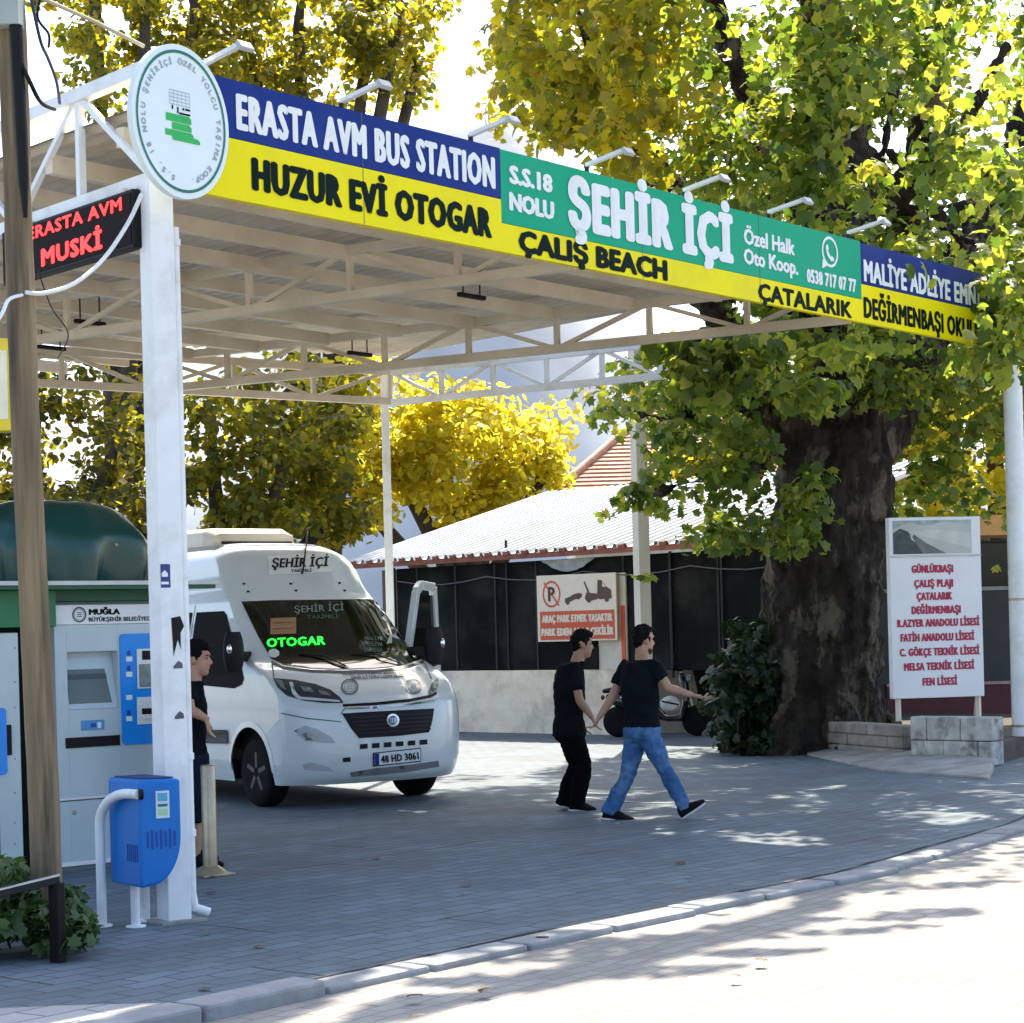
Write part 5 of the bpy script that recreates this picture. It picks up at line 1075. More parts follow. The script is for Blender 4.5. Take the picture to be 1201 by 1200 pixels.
def tpoly(lst, name):
    mb = MB()
    for i, P in enumerate(lst): mb.add([TP(u, v, .004 + .0003 * i) for u, v in P], [tuple(range(len(P)))])
    return mb.build(name, dkp, tow)
circ = lambda cu_, cv_, r_: [(cu_ + r_ * math.cos(t), cv_ + r_ * 1.25 * math.sin(t)) for t in [2 * math.pi * i / 12 for i in range(12)]]
tpoly([[(.36, .58), (.36, .64), (.42, .665), (.47, .70), (.54, .72), (.58, .70), (.57, .65), (.48, .62), (.42, .585)], circ(.395, .575, .024), circ(.53, .645, .02)], 'car_picture')
tpoly([[(.61, .63), (.63, .72), (.76, .70), (.78, .62), (.64, .58)], [(.60, .88), (.615, .89), (.68, .70), (.655, .69)], [(.765, .64), (.775, .90), (.82, .90), (.88, .80), (.94, .745), (.945, .62), (.80, .61)], circ(.665, .60, .027), circ(.885, .605, .028)], 'tow_truck_picture')
MB().add([TP(u, v, .0055) for u, v in ((.83, .80), (.835, .87), (.86, .82), (.88, .79))], [(0, 1, 2, 3)]).build('cab_window_picture', cream_panel, tow)
# tall pole in front of the shed
pz = G(758, 868); ptop = D(745, 402, pz.y)
tpole = thing('steel_pole', 'tall cream square pole in front of the shed, right of the tow sign', 'pole', (pz.x, pz.y, 0))
MB().obox(V(pz.x, pz.y, ptop.z / 2), V(.085, .03, 0), V(-.04, .10, 0), UP * ptop.z / 2).build('pole_shaft', cream_paint, tpole, bevel=.006); MB().obox(V(pz.x, pz.y, .01), V(.16, 0, 0), V(0, .16, 0), UP * .01).build('base_plate', dark_metal, tpole)
MB().obox(V(pz.x, pz.y, ptop.z + .04), V(.30, -.1, 0), V(.05, .09, 0), UP * .04).build('pole_head', cream_paint, tpole, bevel=.006)
# tiled house behind the shed
hs = thing('tiled_house', 'pale house with red tiled hip roof behind the white shed roof', 'house', (4.5, 52, 0))
hx0, hx1, hy0, hy1 = 1.15, 9.5, 48, 56; ez = 4.95; rz_ = 7.35
MB().box((hx0 + .4, hy0 + .4, 0), (hx1 - .4, hy1 - .4, ez)).build('wall', mat('house wall', (.62, .60, .58), .9, stain=(.4, .38, .34)), hs)
c = [V(hx0, hy0, ez), V(hx1, hy0, ez), V(hx1, hy1, ez), V(hx0, hy1, ez)]; ra_, rb_ = V(hx0 + 2.7, hy0 + 4, rz_), V(hx1 - 2.7, hy0 + 4, rz_)
mb = MB()
def slope(a, b, cc, d, rows=22):
    for k in range(rows):
        f0, f1 = k / rows, (k + 1) / rows; l = UP * .05
        p0, p1, p2, p3 = a.lerp(d, f0), b.lerp(cc, f0), b.lerp(cc, f1), a.lerp(d, f1); mb.add([p0 + l, p1 + l, p2 + l * .2, p3 + l * .2], [(0, 1, 2, 3)]); mb.add([p0 + l, p1 + l, p1, p0], [(0, 3, 2, 1)])
slope(c[0], c[1], rb_, ra_); slope(c[3], c[0], ra_, ra_); slope(c[1], c[2], rb_, rb_); slope(c[2], c[3], ra_, rb_)
hr_ = mb.build('roof', tile_red, hs); mb = MB(); mb.tube([ra_ + UP * .06, rb_ + UP * .06], .11, 8)
for a, b in ((c[0], ra_), (c[1], rb_), (c[2], rb_), (c[3], ra_)): mb.tube([a + UP * .06, b + UP * .06], .10, 8)
mb.build('ridge_tiles', tile_red, hr_)
# ------------------------------------------------------------------ dark shop front at the right
shp = thing('shop_front', 'dark shop front with orange awning at the right edge', 'shop', (9.6, 33.5, 0))
sx0, sy0 = D(1000, 700, 33).x, 33.0
MB().box((sx0, sy0, 0), (sx0 + 6, sy0 + .15, 2.95)).build('wall', mat('shop dark', (.02, .022, .024), .5, var=.4, scale=2), shp)
MB().box((sx0, sy0 - .9, 3.0), (sx0 + 6, sy0 + .15, 3.32)).build('awning', orange_cloth, shp); a_ = D(1150, 835, sy0).z; b_ = D(1150, 803, sy0).z
MB().box((sx0 + .5, sy0 - .06, .0), (sx0 + 6, sy0 - .003, b_)).build('counter_panel', maroon, shp); MB().box((sx0 + .5, sy0 - .10, b_ + .003), (sx0 + 6, sy0 - .0, b_ + .05)).build('counter_rail', mat('pink rail', (.5, .28, .28), .6), shp)
zg = D(1170, 690, sy0).z; MB().box((sx0, sy0 - .05, zg - .03), (sx0 + 6, sy0 - .003, zg + .03)).build('window_rail', MATS['rail grey'], shp)
MB().box((sx0 + .2, sy0 - .04, zg + .05), (sx0 + 5.8, sy0 - .003, 2.9)).build('shop_window', glass_dark, shp)

# ================================================================== PLANTER, LIST SIGN, RIGHT POLE
def blockwall(name, label, p, q, h, courses, bl, m, th=.22, cat='wall'):
    p, q = Vector(p), Vector(q); d = (q - p); L = d.length; d.normalize(); nn = V(d.y, -d.x, 0); t = thing(name, label, cat, p.lerp(q, .5)); mb = MB(); hc = h / courses
    for c_ in range(courses):
        x = -(bl / 2 if c_ % 2 else 0)
        while x < L:
            a, b = max(x, 0) + .006, min(x + bl, L) - .006
            if b - a > .04: mb.obox(p + d * (a + b) / 2 + UP * (hc * (c_ + .5)) + nn * random.uniform(-.012, .012), d * (b - a) / 2, nn * th / 2, UP * (hc / 2 - .005) + d * random.uniform(-.004, .004))
            x += bl
    mb.build('blocks', m, t, bevel=.016); MB().obox(p.lerp(q, .5) + UP * (h / 2 - .012), d * (L / 2 - .03), nn * (th / 2 - .03), UP * (h / 2 - .014)).build('mortar', mat('mortar', (.17, .165, .16), .95), t); return t
q0, q1 = G(1075, 895), G(1172, 898)
hB = D(1120, 840, (q0.y + q1.y) / 2).z
blockwall('block_wall', 'short stained grey block wall under the red lettered board', q0, q1, hB, 2, .46, mat('block', (.50, .48, .45), .9, var=.25, bump=.7, bscale=14, stain=(.10, .09, .08), stain_amt=.9, stain_scale=4), .26)
q2, q3 = G(983, 884), G(1071, 892)
blockwall('stone_edging', 'weathered brown stone edging between the plane tree and block wall', q2, q3, D(1030, 848, (q2.y + q3.y) / 2).z, 3, .95, mat('old stone', (.32, .29, .25), .95, var=.35, bump=.8, bscale=9, stain=(.09, .08, .065), stain_amt=.8, stain_scale=3), .3)
earth = MB(); mb = MB().prism([(q2.x - 1.2, q2.y + 2.0, 0), (q2.x, q2.y + .1, 0), (q3.x, q3.y + .12, 0), (q1.x, q1.y + .15, 0), (q1.x + 3.2, q1.y + 6.5, 0), (q2.x, q2.y + 8, 0)], (0, 0, .24)); kind(mb.build('planting_soil', mat('soil', (.07, .055, .04), .95, var=.4, bump=.8, bscale=12)), 'structure')
# concrete apron slab
sl = [G(946, 886), G(1035, 905), G(1160, 915), G(1166, 903), G(1080, 893), G(962, 873)]
mb = MB(); n = len(sl); mb.add([p + UP * 0 for p in sl] + [p + UP * (.03 if i < 3 else .13) for i, p in enumerate(sl)], [tuple(range(n, 2 * n))] + [(i, (i + 1) % n, n + (i + 1) % n, n + i) for i in range(n)])
tag(mb.build('concrete_slab', concrete, bevel=.02), 'sloping cracked concrete slab at the foot of the plane tree', 'slab')
# red lettered list board on legs
LB = D(1100, 800, 24.2); ldv = V(.985, .17, 0).normalized(); lnn = V(ldv.y, -ldv.x, 0)
lst = thing('list_board', 'white upright board listing stops in red under a landscape photo', 'board', (LB.x, LB.y, 0))
def lm(x, y): return meet(x, y, LB, ldv)
s0, zt_ = lm(1041, 607); s1, zt2 = lm(1150, 606); zt_ = (zt_ + zt2) / 2; zb_ = (lm(1054, 818)[1] + lm(1158, 818)[1]) / 2; sb0, sb1 = lm(1049, 818)[0], lm(1154, 818)[0]
s0 = (s0 + sb0) / 2; s1 = (s1 + sb1) / 2; zm = lm(1100, 652)[1]
def LP_(u, z, l=0.0): return V(LB.x, LB.y, 0) + ldv * (s0 + (s1 - s0) * u) + UP * z + lnn * l
LW = s1 - s0
MB().obox(LP_(.5, (zb_ + zt_) / 2, -.06), ldv * LW / 2, UP * (zt_ - zb_) / 2, lnn * .06).build('panel', mat('board face', (.78, .78, .79), .4, var=.02, stain=(.6, .58, .55), stain_amt=.3), lst, bevel=.006)
MB().obox(LP_(.5, zm, .003), ldv * LW * .5, UP * .012, lnn * .004).build('divider', mat('divider', (.55, .52, .48), .5), lst)
def lq(P, m, name, par, l): return MB().add([LP_(u, zm + (zt_ - zm) * v, l) for u, v in P], [tuple(range(len(P)))]).build(name, m, par)
ph = lq([(.04, .06), (.90, .06), (.90, .92), (.04, .92)], mat('photo grey', (.46, .47, .44), .3, var=.1, scale=3), 'photo', lst, .003)
lq([(.04, .70), (.20, .86), (.40, .78), (.60, .88), (.90, .80), (.90, .92), (.04, .92)], mat('photo sky', (.30, .36, .36), .4, var=.3, scale=9), 'photo_hills', ph, .004)
lq([(.04, .06), (.36, .06), (.33, .30), (.24, .42), (.22, .62), (.12, .72), (.04, .60)], mat('photo dark', (.03, .045, .05), .4, var=.5, scale=14), 'photo_trees', ph, .0046)
lq([(.36, .06), (.62, .06), (.40, .34), (.27, .56), (.25, .50)], mat('photo road', (.13, .14, .14), .4, var=.3, scale=12), 'photo_road', ph, .005)
lq([(.20, .62), (.88, .20), (.90, .60), (.45, .68)], mat('photo field', (.56, .56, .52), .4), 'photo_field', ph, .0052)
rows_ = [('GÜNLÜKBAŞI', 1069, 1118, 672), ('ÇALIŞ PLAJI', 1072, 1118, 689), ('ÇATALARIK', 1075, 1117, 704), ('DEĞİRMENBAŞI', 1069, 1127, 720), ('R.AZYER ANADOLU LİSESİ', 1052, 1149, 735), ('FATİH ANADOLU LİSESİ', 1056, 1143, 752), ('C. GÖKÇE TEKNİK LİSESİ', 1055, 1149, 769), ('MELSA TEKNİK LİSESİ', 1060, 1143, 786), ('FEN LİSESİ', 1082, 1123, 804)]
for tx, xa, xb, yb_ in rows_:
    a, za = lm(xa, yb_); b, zb2 = lm(xb, yb_ - .4); h = lm(xa, yb_ - 9.2)[1] - za
    lettering(tx, lambda x, y, k: V(LB.x, LB.y, 0) + ldv * (a + x) + UP * ((za + zb2) / 2 + y) + lnn * (.004 + k), b - a, h, .008, spacing=1.15).build('lettering', list_red, lst)
for u in (.07, .95): MB().bar(LP_(u, hB * .9, -.06), LP_(u, zb_ + .02, -.06), .05).build('leg', cream_paint, lst)
MB().bar(LP_(1.08, hB * .9, -.5), LP_(.96, zb_ + .02, -.09), .05).build('brace', cream_paint, lst)
# right edge pole
rp0 = G(1199, 886); rpl = thing('steel_pole', 'white round pole at the right edge beside the lettered board', 'pole', (rp0.x, rp0.y, 0))
MB().tube([V(rp0.x, rp0.y, 0), V(rp0.x, rp0.y, 5.6)], .115, 20).build('pole_shaft', white_paint, rpl); mb = MB()
for z in (.35, 1.9): mb.tube([V(rp0.x, rp0.y, z), V(rp0.x, rp0.y, z + .03)], .122, 20)
mb.build('band', steel, rpl); MB().lathe((rp0.x, rp0.y, .002), [(.2, 0), (.2, .02), (.12, .03)], 20).build('base_plate', steel, rpl)

# ================================================================== SCOOTER AND PLYWOOD BOARD BEHIND THE WALKERS
sc0 = G(772, 864); sdir = V(.97, -.24, 0).normalized(); sn = V(sdir.y, -sdir.x, 0)
sco = thing('scooter', 'black parked motor scooter with white side panel behind the striding person', 'scooter', (sc0.x, sc0.y, 0))
def SC(x, z, y=0): return V(sc0.x, sc0.y, 0) + sdir * x + sn * y + UP * z
for x in (-.62, .62):
    wv_ = MB().lathe(SC(x, .24, -.05), [(.14, 0), (.22, .0), (.24, .03), (.24, .07), (.22, .10), (.14, .10)], 26, sn).build('wheel', rubber, sco); MB().lathe(SC(x, .24, -.03), [(.14, .0), (.14, .06), (.03, .07), (0, .07)], 20, sn).build('rim', dark_metal, wv_)
mb = MB(); mb.loft([(SC(-.80, .62), sn * .10, UP * .05), (SC(-.62, .58), sn * .16, UP * .13), (SC(-.3, .52), sn * .17, UP * .17), (SC(-.02, .40), sn * .15, UP * .13), (SC(.15, .28), sn * .15, UP * .05), (SC(.40, .28), sn * .14, UP * .05)], 18)
mb.loft([(SC(.38, .26), sn * .14, sdir * .05), (SC(.46, .55), sn * .18, sdir * .06), (SC(.42, .85), sn * .13, sdir * .07), (SC(.38, .98), sn * .07, sdir * .05)], 18); remesh(mb, 'scooter_body', mat('scooter black', (.010, .011, .012), .25, coat=.5), sco, .02, 4)
MB().loft([(SC(-.85, .72), sn * .06, UP * .03), (SC(-.6, .74), sn * .14, UP * .06), (SC(-.2, .70), sn * .14, UP * .06), (SC(-.0, .66), sn * .10, UP * .04)], 16).build('seat', black, sco)
pw = MB().loft([(SC(.22, .50, .13), sdir * .16, UP * .13), (SC(.24, .50, .20), sdir * .15, UP * .12), (SC(.25, .50, .24), sdir * .10, UP * .08)], 20).build('side_panel', mat('scooter white', (.62, .60, .56), .35), sco)
MB().bar(SC(.11, .555, .232), SC(.37, .50, .232), .03, .025).build('panel_stripe', black, pw)
MB().tube([SC(.60, .24), SC(.50, .60), SC(.38, 1.0)], .03, 8).build('fork', steel, sco); MB().tube([SC(.30, 1.05, -.33), SC(.37, 1.02, -.12), SC(.37, 1.02, .12), SC(.30, 1.05, .33)], .018, 8).build('handlebar', black, sco)
for y in (-.26, .26): MB().tube([SC(.36, 1.03, y), SC(.34, 1.2, y * 1.2)], .008, 6).build('mirror_stem', black, sco); MB().ell(SC(.34, 1.24, y * 1.3), sn * .07, UP * .045, sdir * .015, 12, 7).build('mirror', dark_metal, sco)
MB().ell(SC(.50, .88), sdir * .05, sn * .09, UP * .07).build('headlight', lens_glass, sco); MB().ell(SC(-.86, .62), sdir * .03, sn * .08, UP * .04).build('tail_light', mat('tail red', (.3, .01, .01), .3), sco)
for x, z in ((-.52, .62), (-.42, .68), (-.60, .72)): MB().ell(SC(x, z, .17), sdir * .035, UP * .02, sn * .01, 8, 5).build('trim_badge', chrome, sco)
b0_ = G(775, 862) + V(0, .9, 0); c4 = [D(765, 776, b0_.y), D(810, 775, b0_.y), D(818, 811, b0_.y - .3), D(818, 858, b0_.y - .4), D(768, 858, b0_.y - .4)]
c4[3].z = c4[4].z = .0
tag(MB().prism(c4, (.0, .02, 0)).build('plywood_board', ply), 'bare plywood board leaning behind the black scooter', 'board')

# ================================================================== GREAT PLANE TREE
TB = V(4.02, 27.2, 0)
tree = thing('plane_tree', 'huge old plane tree with thick dark trunk beside the lettered board', 'tree', TB)
def tk(px, py, d): return D(px, py, d)
mb = MB()
def limb(pts, n=16, seed=0):
    secs = []
    P = [Vector(p[:3]) for p in pts]; Rr = [p[3] for p in pts]; out = []; rr = []
    for i in range(len(P) - 1):
        for k in range(5):
            t = k / 5; p0, p1, p2, p3 = P[max(i - 1, 0)], P[i], P[i + 1], P[min(i + 2, len(P) - 1)]
            out.append(.5 * ((2 * p1) + (p2 - p0) * t + (2 * p0 - 5 * p1 + 4 * p2 - p3) * t * t + (3 * p1 - p0 - 3 * p2 + p3) * t ** 3)); rr.append(Rr[i] + (Rr[i + 1] - Rr[i]) * t)
    out.append(P[-1]); rr.append(Rr[-1]); mb.tube(out, rr, n)
def L_(px, py, d, r): p = tk(px, py, d); return (p.x, p.y, p.z, r)
limb([(TB.x - .05, TB.y, -.25, 1.02), (TB.x - .02, TB.y, .35, .86), (TB.x + .10, TB.y, 1.3, .79), L_(962, 690, 27.2, .82), L_(975, 600, 27.2, .80), L_(985, 520, 27.2, .74), L_(1000, 450, 27.3, .60), L_(1005, 380, 27.4, .48), L_(1000, 250, 27.6, .40), L_(985, 80, 28, .30), L_(960, -150, 28.5, .16)], 22)
limb([L_(975, 560, 27.2, .6), L_(925, 500, 26.9, .40), L_(890, 450, 26.5, .32), L_(850, 380, 26.0, .26), L_(790, 250, 25.5, .20), L_(720, 100, 25.2, .13), L_(660, -20, 25, .07)])
limb([L_(990, 540, 27.2, .6), L_(1040, 480, 27.4, .42), L_(1075, 420, 27.6, .34), L_(1130, 300, 28, .27), L_(1200, 150, 28.5, .2), L_(1300, -40, 29, .1)])
limb([L_(985, 480, 27.2, .5), L_(1000, 400, 26.0, .30), L_(1040, 300, 24.8, .24), L_(1080, 180, 23.8, .17), L_(1110, 40, 23, .10)])
limb([L_(1003, 330, 27.4, .4), L_(930, 220, 26.8, .22), L_(870, 100, 26.4, .16), L_(820, -60, 26, .09)])
limb([L_(905, 470, 26.6, .22), L_(850, 470, 26.0, .12), L_(790, 490, 25.4, .06), L_(735, 480, 25.0, .025)], 10)
limb([L_(900, 540, 26.8, .14), L_(850, 560, 26.2, .09), L_(790, 570, 25.6, .05), L_(730, 590, 25.2, .02)], 10)
for k in range(7):
    a = -.4 + k * .9; limb([(TB.x + .55 * math.cos(a), TB.y + .55 * math.sin(a), .75, .30), (TB.x + .95 * math.cos(a), TB.y + .95 * math.sin(a), .12, .26), (TB.x + 1.35 * math.cos(a), TB.y + 1.35 * math.sin(a), -.25, .18)], 12)
for k in range(26):
    pxs = random.choice(((925, 300, 26.6), (985, 200, 27.6), (1060, 240, 24.8), (1130, 280, 28), (880, 330, 26.2), (790, 230, 25.5), (1005, 330, 26.5))); ex = (pxs[0] + random.uniform(-190, 190), pxs[1] + random.uniform(-230, 40), pxs[2] + random.uniform(-1.6, 1.6))
    m_ = ((pxs[0] + ex[0]) / 2 + random.uniform(-25, 25), (pxs[1] + ex[1]) / 2 + 35, (pxs[2] + ex[2]) / 2); limb([L_(*pxs, .10), L_(*m_, .075), L_(*ex, .055)], 8)
limb([L_(960, 120, 27, .30), (3.2, 21.5, 11.2, .22), (1.2, 18.0, 10.8, .15), (-.6, 15.6, 10.0, .09)], 12)  # unseen limb added to carry the shade-casting leaves above the frame
remesh(mb, 'trunk', bark, tree, .042, 5, disp=.11, dscale=2.0, dfine=-.09)
big_leaf = leaf_mat('plane leaves', [(.028, .060, .018), (.055, .10, .028), (.10, .165, .045), (.17, .22, .06)], [(.13, .24, .02), (.30, .42, .04), (.52, .58, .05), (.75, .68, .06)], .52)
sil = [(572, 40), (590, -40), (540, -400), (1700, -400), (1700, 640), (1060, 640), (1045, 440), (1000, 420), (890, 470), (880, 640), (850, 660), (735, 610), (705, 570), (690, 480), (720, 425), (860, 400), (900, 380), (760, 235), (690, 215), (650, 195), (595, 172), (575, 130), (588, 100)]
def inside(px, py, poly):
    c_ = False; j = len(poly) - 1
    for i in range(len(poly)):
        (xi, yi), (xj, yj) = poly[i], poly[j]
        if (yi > py) != (yj > py) and px < (xj - xi) * (py - yi) / (yj - yi) + xi: c_ = not c_
        j = i
    return c_
KP = [(p.x, p.y) for p in kerb_pts]
def lit_zone(x, y, z):
    """does the sun put this leaf's shadow on the open road, or on the sunny strip before the wall?"""
    t = z / SUN.z; gx, gy = x - SUN.x * t, y - SUN.y * t
    ky = float(np.interp(gx, [p[0] for p in KP], [p[1] for p in KP])); front = (ky - gy) * .64
    if front > .25 + .5 * noise.noise(V(gx * .5, gy * .5, 0)): return 1
    px, py = pix(V(gx, gy, 0))
    if 505 < px < 665 and 878 < py < 926: return 2
    return 0
cs = []; tries = 0; CC = V(5.0, 27.2, 10.0)
while len(cs) < 540 and tries < 60000:
    tries += 1
    q = V(random.gauss(0, 1), random.gauss(0, 1), random.gauss(0, 1)).normalized() * random.uniform(.45, 1) ** .5
    p = CC + V(q.x * 7.0, q.y * 7.5, q.z * 6.2)
    if p.z < 4.6 or p.y < 18.6: continue
    px, py = pix(p); mrg = .38 * FPX / p.y
    if px < 1350 and not (inside(px, py, sil) and inside(px - mrg * .6, py, sil)): continue
    if py < -330 and random.random() < .6: continue
    if 640 > px > 400 and py > 300: continue
    lz = lit_zone(p.x, p.y, p.z)
    if lz == 1 and random.random() > .10: continue
    if lz == 2 and random.random() > .05: continue
    cs.append(((p.x, p.y, p.z), random.uniform(.40, .80), random.randint(62, 100)))
def add_cl(px, py, d, r, n): p = D(px, py, d); cs.append(((p.x, p.y, p.z), r, int(n * 1.6 + .5)))
for _ in range(46):      # sprays hanging over the end of the sign
    add_cl(random.uniform(1140, 1230), random.uniform(280, 440), random.uniform(19.0, 20.2), .30, 16)
for px, py in ((1066, 318), (1104, 350), (1112, 330), (1126, 372), (1136, 405), (1150, 380)): add_cl(px, py, 18.6, .15, 6)
for _ in range(30): add_cl(random.uniform(600, 760), random.uniform(-20, 175) if _ % 2 else random.uniform(20, 150), random.uniform(23, 26), .40, 30)
for _ in range(34): add_cl(random.uniform(770, 890), random.uniform(425, 640), random.uniform(25.0, 26.4), .34, 17)
for px, py, n in ((742, 455, 5), (722, 462, 4), (712, 482, 4), (735, 475, 3), (765, 470, 8), (728, 590, 9), (745, 575, 12), (760, 590, 12), (712, 602, 4), (755, 682, 5), (765, 560, 10), (790, 430, 14), (810, 455, 18), (1165, 668, 1)): add_cl(px, py, 25.2, .17, n)
for _ in range(12): add_cl(random.uniform(790, 880), random.uniform(400, 445), random.uniform(20.4, 21.2), .24, 15)
for _ in range(16): add_cl(random.uniform(830, 965), random.uniform(555, 645), random.uniform(25.0, 26.0), .30, 15)
for _ in range(30): add_cl(random.uniform(775, 1010), random.uniform(402, 470), random.uniform(20.0, 21.2), .26, 15)
for _ in range(26): add_cl(random.uniform(1050, 1215), random.uniform(430, 620), random.uniform(27.5, 30), .45, 24)
for _ in range(16): add_cl(random.uniform(870, 1080), random.uniform(395, 470), random.uniform(25.2, 26.2), .38, 26)
extra = []  # unseen leaves above the frame, added to throw shade on kerb and road
def shade_from(gp, n):
    for _ in range(n):
        z = random.uniform(8.2, 10.6); extra.append((gp[0] + SUN.x / SUN.z * z, gp[1] + SUN.y / SUN.z * z, z))
z1 = [(0, 1085), (330, 1080), (470, 1100), (420, 1150), (300, 1200), (0, 1200)]
for _ in range(2600):
    x, y = random.uniform(-40, 480), random.uniform(1080, 1230)
    g = G(x, y)
    if (inside(x, min(y, 1199), z1) or x < 0) and noise.noise(V(g.x * 1.3, g.y * 1.3, 5)) > -.22: shade_from(g, 1)
for cx_, cy_, rx_, ry_, n in ((640, 1112, 150, 8, 70), (600, 1140, 130, 7, 60), (760, 1095, 120, 6, 55), (900, 1076, 90, 5, 35), (1075, 1066, 75, 6, 50), (980, 1036, 110, 5, 35), (1120, 1008, 60, 4, 25), (500, 1165, 70, 6, 35), (1150, 1030, 50, 4, 14), (860, 1050, 130, 7, 50), (1000, 1085, 110, 5, 30), (720, 1135, 150, 7, 50), (1080, 1035, 90, 5, 30), (560, 1105, 140, 9, 80), (880, 1110, 90, 4, 20)):
    for _ in range(n):
        a = random.uniform(0, 6.28); q_ = random.random() ** .6; shade_from(G(cx_ + rx_ * q_ * math.cos(a), cy_ - (math.cos(a) * rx_ * q_) * .06 + ry_ * q_ * math.sin(a)), 1)
extra = np.array([e for e in extra if pix(e)[1] < -40])
pts, ow = clump_points(cs, 0, 0); pts[:, 2] = np.maximum(pts[:, 2], 2.3)
def hides_sign(p):
    if (Vector(p) - A).dot(dn) < -.15: return False
    x, y = pix(p); return 590 < x < 1150 and 150 < y < 418 and random.random() > (.02 if x < 1070 else .13)
keep = np.array([not (lit_zone(*p) == 1 and random.random() > .35) and not hides_sign(p) for p in pts]); pts, ow = pts[keep], ow[keep]; pts = np.concatenate([pts, extra]); ow = np.concatenate([ow, np.tile([0, 0, 1.0], (len(extra), 1))])  # the added shade-casting leaves join the crown here
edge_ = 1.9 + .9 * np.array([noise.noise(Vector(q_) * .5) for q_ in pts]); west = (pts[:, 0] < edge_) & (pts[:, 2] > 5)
yl = leaf_mat('sun glow plane leaves', [(.05, .075, .014), (.11, .12, .018), (.20, .18, .02)], [(.30, .36, .02), (.70, .62, .03), (.92, .70, .03)], .58)  # yellower colours paint the backlit sun glow into the crown's left side
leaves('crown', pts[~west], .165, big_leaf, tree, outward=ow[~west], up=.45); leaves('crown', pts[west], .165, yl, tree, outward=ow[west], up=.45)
# sprouts and shrub at the tree's foot
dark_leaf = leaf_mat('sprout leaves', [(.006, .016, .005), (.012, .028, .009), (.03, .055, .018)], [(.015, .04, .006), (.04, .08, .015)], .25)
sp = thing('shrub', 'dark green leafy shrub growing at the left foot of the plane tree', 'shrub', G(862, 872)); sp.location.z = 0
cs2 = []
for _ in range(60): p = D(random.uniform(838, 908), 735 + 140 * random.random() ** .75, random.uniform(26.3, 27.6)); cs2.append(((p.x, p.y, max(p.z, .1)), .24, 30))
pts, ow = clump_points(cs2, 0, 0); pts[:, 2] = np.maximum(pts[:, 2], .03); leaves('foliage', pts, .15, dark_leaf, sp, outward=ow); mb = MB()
for c in cs2[::3]: mb.tube([V(c[0][0] + .1, c[0][1] + .1, 0), V(*c[0])], .007, 5)
mb.build('stem', bark2, sp)

# ================================================================== TREES BEHIND THE STATION
yel = leaf_mat('sunlit yellow leaves', [(.10, .12, .012), (.22, .21, .016), (.32, .26, .018)], [(.80, .74, .06), (.95, .88, .10), (.95, .76, .05)], .68)
olv = leaf_mat('olive leaves', [(.035, .05, .014), (.07, .08, .018), (.13, .12, .02)], [(.24, .30, .02), (.48, .46, .03), (.85, .64, .03)], .55)
dkg = leaf_mat('deep green leaves', [(.025, .035, .010), (.05, .06, .013), (.10, .10, .02)], [(.10, .12, .012), (.34, .32, .02), (.75, .58, .03)], .52)
GRP = 'trees behind the station'
def back_tree(label, base, blobs, size, m, per=60, name='broadleaf_tree'):
    """blobs: (x, y, depth, radius across, radius up, clumps)"""
    t = thing(name, label, 'tree', base, 0, GRP); cs = []; mb = MB(); top = 0
    for px, py, d, ra_, ru, n in blobs:
        c = D(px, py, d)
        for _ in range(n):
            q = V(random.gauss(0, 1), random.gauss(0, 1), random.gauss(0, 1)).normalized() * random.uniform(.25, 1) ** .45; p = c + V(q.x * ra_, q.y * ra_ * .8, q.z * ru)
            if p.z > .4: cs.append(((p.x, p.y, p.z), random.uniform(.40, .75) * (d / 42), int(per * 1.5)))
        mb.tube([V(base[0], base[1], .8), V(base[0] * .7 + c.x * .3, base[1] * .7 + c.y * .3, c.z * .55), c, c + V(random.uniform(-.5, .5), .2, ru * .7)], [.26, .20, .12, .03], 9)
    mb.tube([V(base[0], base[1], -.05), V(base[0], base[1], 1.2)], [.38, .27], 12); mb.build('trunk', bark2, t)
    for c, r, n in cs[::4]: pass
    pts, ow = clump_points(cs, 0, 0); pts[:, 2] = np.maximum(pts[:, 2], .1); leaves('crown', pts, size, m, t, shape='simple', outward=ow); return t
back_tree('tall olive green tree above the canopy beside the wooden pole', (-8.2, 43, 0), [(170, 40, 42, 2.0, 2.6, 34), (110, -20, 42, 1.3, 1.8, 16), (230, 10, 43, 1.8, 2.2, 26), (160, 280, 42, 2.0, 2.4, 14)], .19, olv, 46)
back_tree('tall yellowing tree above the blue board of the canopy', (-4.2, 45, 0), [(350, 30, 44, 2.0, 2.2, 36), (430, 60, 45, 1.6, 1.8, 22), (300, 90, 44, 1.4, 1.5, 16), (490, 75, 46, .9, .6, 5), (470, 5, 45, 1.0, .9, 8), (360, 300, 44, 2, 2.2, 14)], .19, olv, 46)
back_tree('bright yellow sunlit tree beyond the white shed roof', (-.9, 45.5, 0), [(520, 535, 44, 2.0, 1.5, 46), (590, 520, 44.5, 1.5, 1.1, 28), (440, 500, 43, 1.6, 1.5, 34), (400, 560, 43, 1.2, 1.1, 18), (645, 540, 45, .7, .5, 8), (560, 590, 44.5, 1.4, .5, 10)], .19, yel, 56)
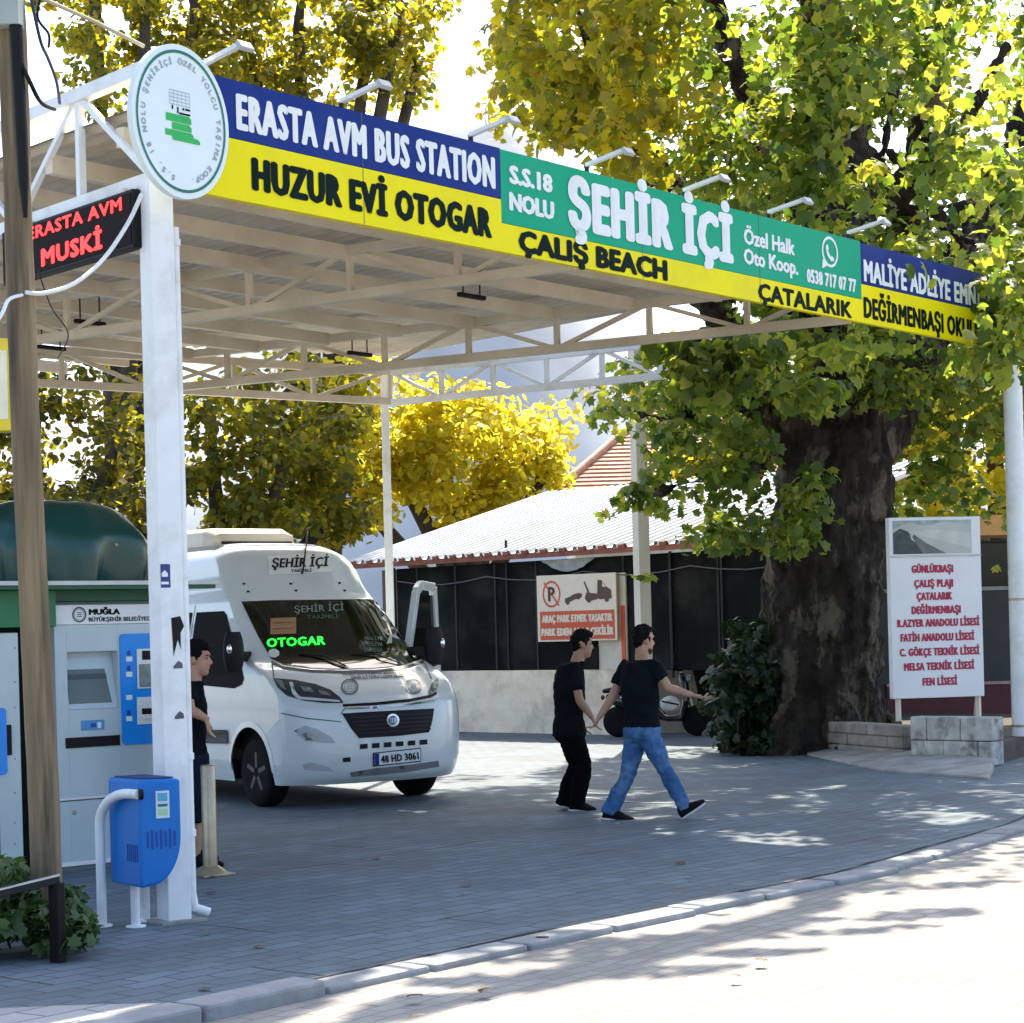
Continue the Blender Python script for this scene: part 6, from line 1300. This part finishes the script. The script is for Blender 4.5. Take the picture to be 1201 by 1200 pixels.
back_tree('olive and yellow tree filling the gap behind the minibus roof', (-5.6, 40, 0), [(330, 560, 40, 2.0, 1.7, 34), (250, 540, 40, 1.8, 1.8, 28), (390, 600, 41, 1.1, 1.0, 14), (330, 470, 42, 1.6, .9, 16)], .19, olv, 50)
back_tree('dark green tree behind the kiosk, left of the front post', (-9.2, 40, 0), [(130, 540, 40, 1.9, 1.9, 32), (40, 520, 40, 1.7, 2.0, 28), (-60, 560, 40, 1.6, 2, 20), (90, 620, 39, 2.0, .9, 20)], .19, dkg, 44)
back_tree('yellow lit tree behind the lettered board', (9.6, 40, 0), [(1120, 530, 39, 1.6, 1.6, 34), (1200, 500, 40, 1.6, 1.8, 30), (1060, 540, 40, 1.0, 1.3, 14), (1160, 430, 40, 2.0, 1.4, 20)], .20, yel, 46)
back_tree('green tree behind the tall cream pole and plane tree', (5.0, 44, 0), [(860, 560, 43, 1.5, 1.4, 20), (900, 470, 43, 1.5, 1.2, 14), (820, 590, 42, .9, .8, 8)], .19, olv, 40)
# dark wall behind the plane tree and between shed and shop
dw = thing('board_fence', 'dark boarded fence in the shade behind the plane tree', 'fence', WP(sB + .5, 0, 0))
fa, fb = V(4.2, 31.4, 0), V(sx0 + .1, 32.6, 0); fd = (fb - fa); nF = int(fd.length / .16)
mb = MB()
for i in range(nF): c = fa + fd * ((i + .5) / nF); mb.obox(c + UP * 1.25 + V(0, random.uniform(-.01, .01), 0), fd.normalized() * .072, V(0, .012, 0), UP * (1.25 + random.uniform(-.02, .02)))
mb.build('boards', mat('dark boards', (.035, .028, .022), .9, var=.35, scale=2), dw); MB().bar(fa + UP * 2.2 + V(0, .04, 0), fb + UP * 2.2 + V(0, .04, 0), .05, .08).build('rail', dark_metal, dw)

# fallen leaves and grit on the ground
fp = []
for _ in range(26):
    g = G(random.uniform(60, 900), 900 + 300 * random.random() ** 1.4); fp.append((g.x, g.y, .012))
fl_ = leaves('fallen_leaves', np.array(fp), .075, leaf_mat('dry leaves', [(.05, .035, .015), (.12, .08, .03)], [(.1, .06, .02), (.2, .12, .03)], .2), up=6, droop=0); kind(fl_, 'stuff')
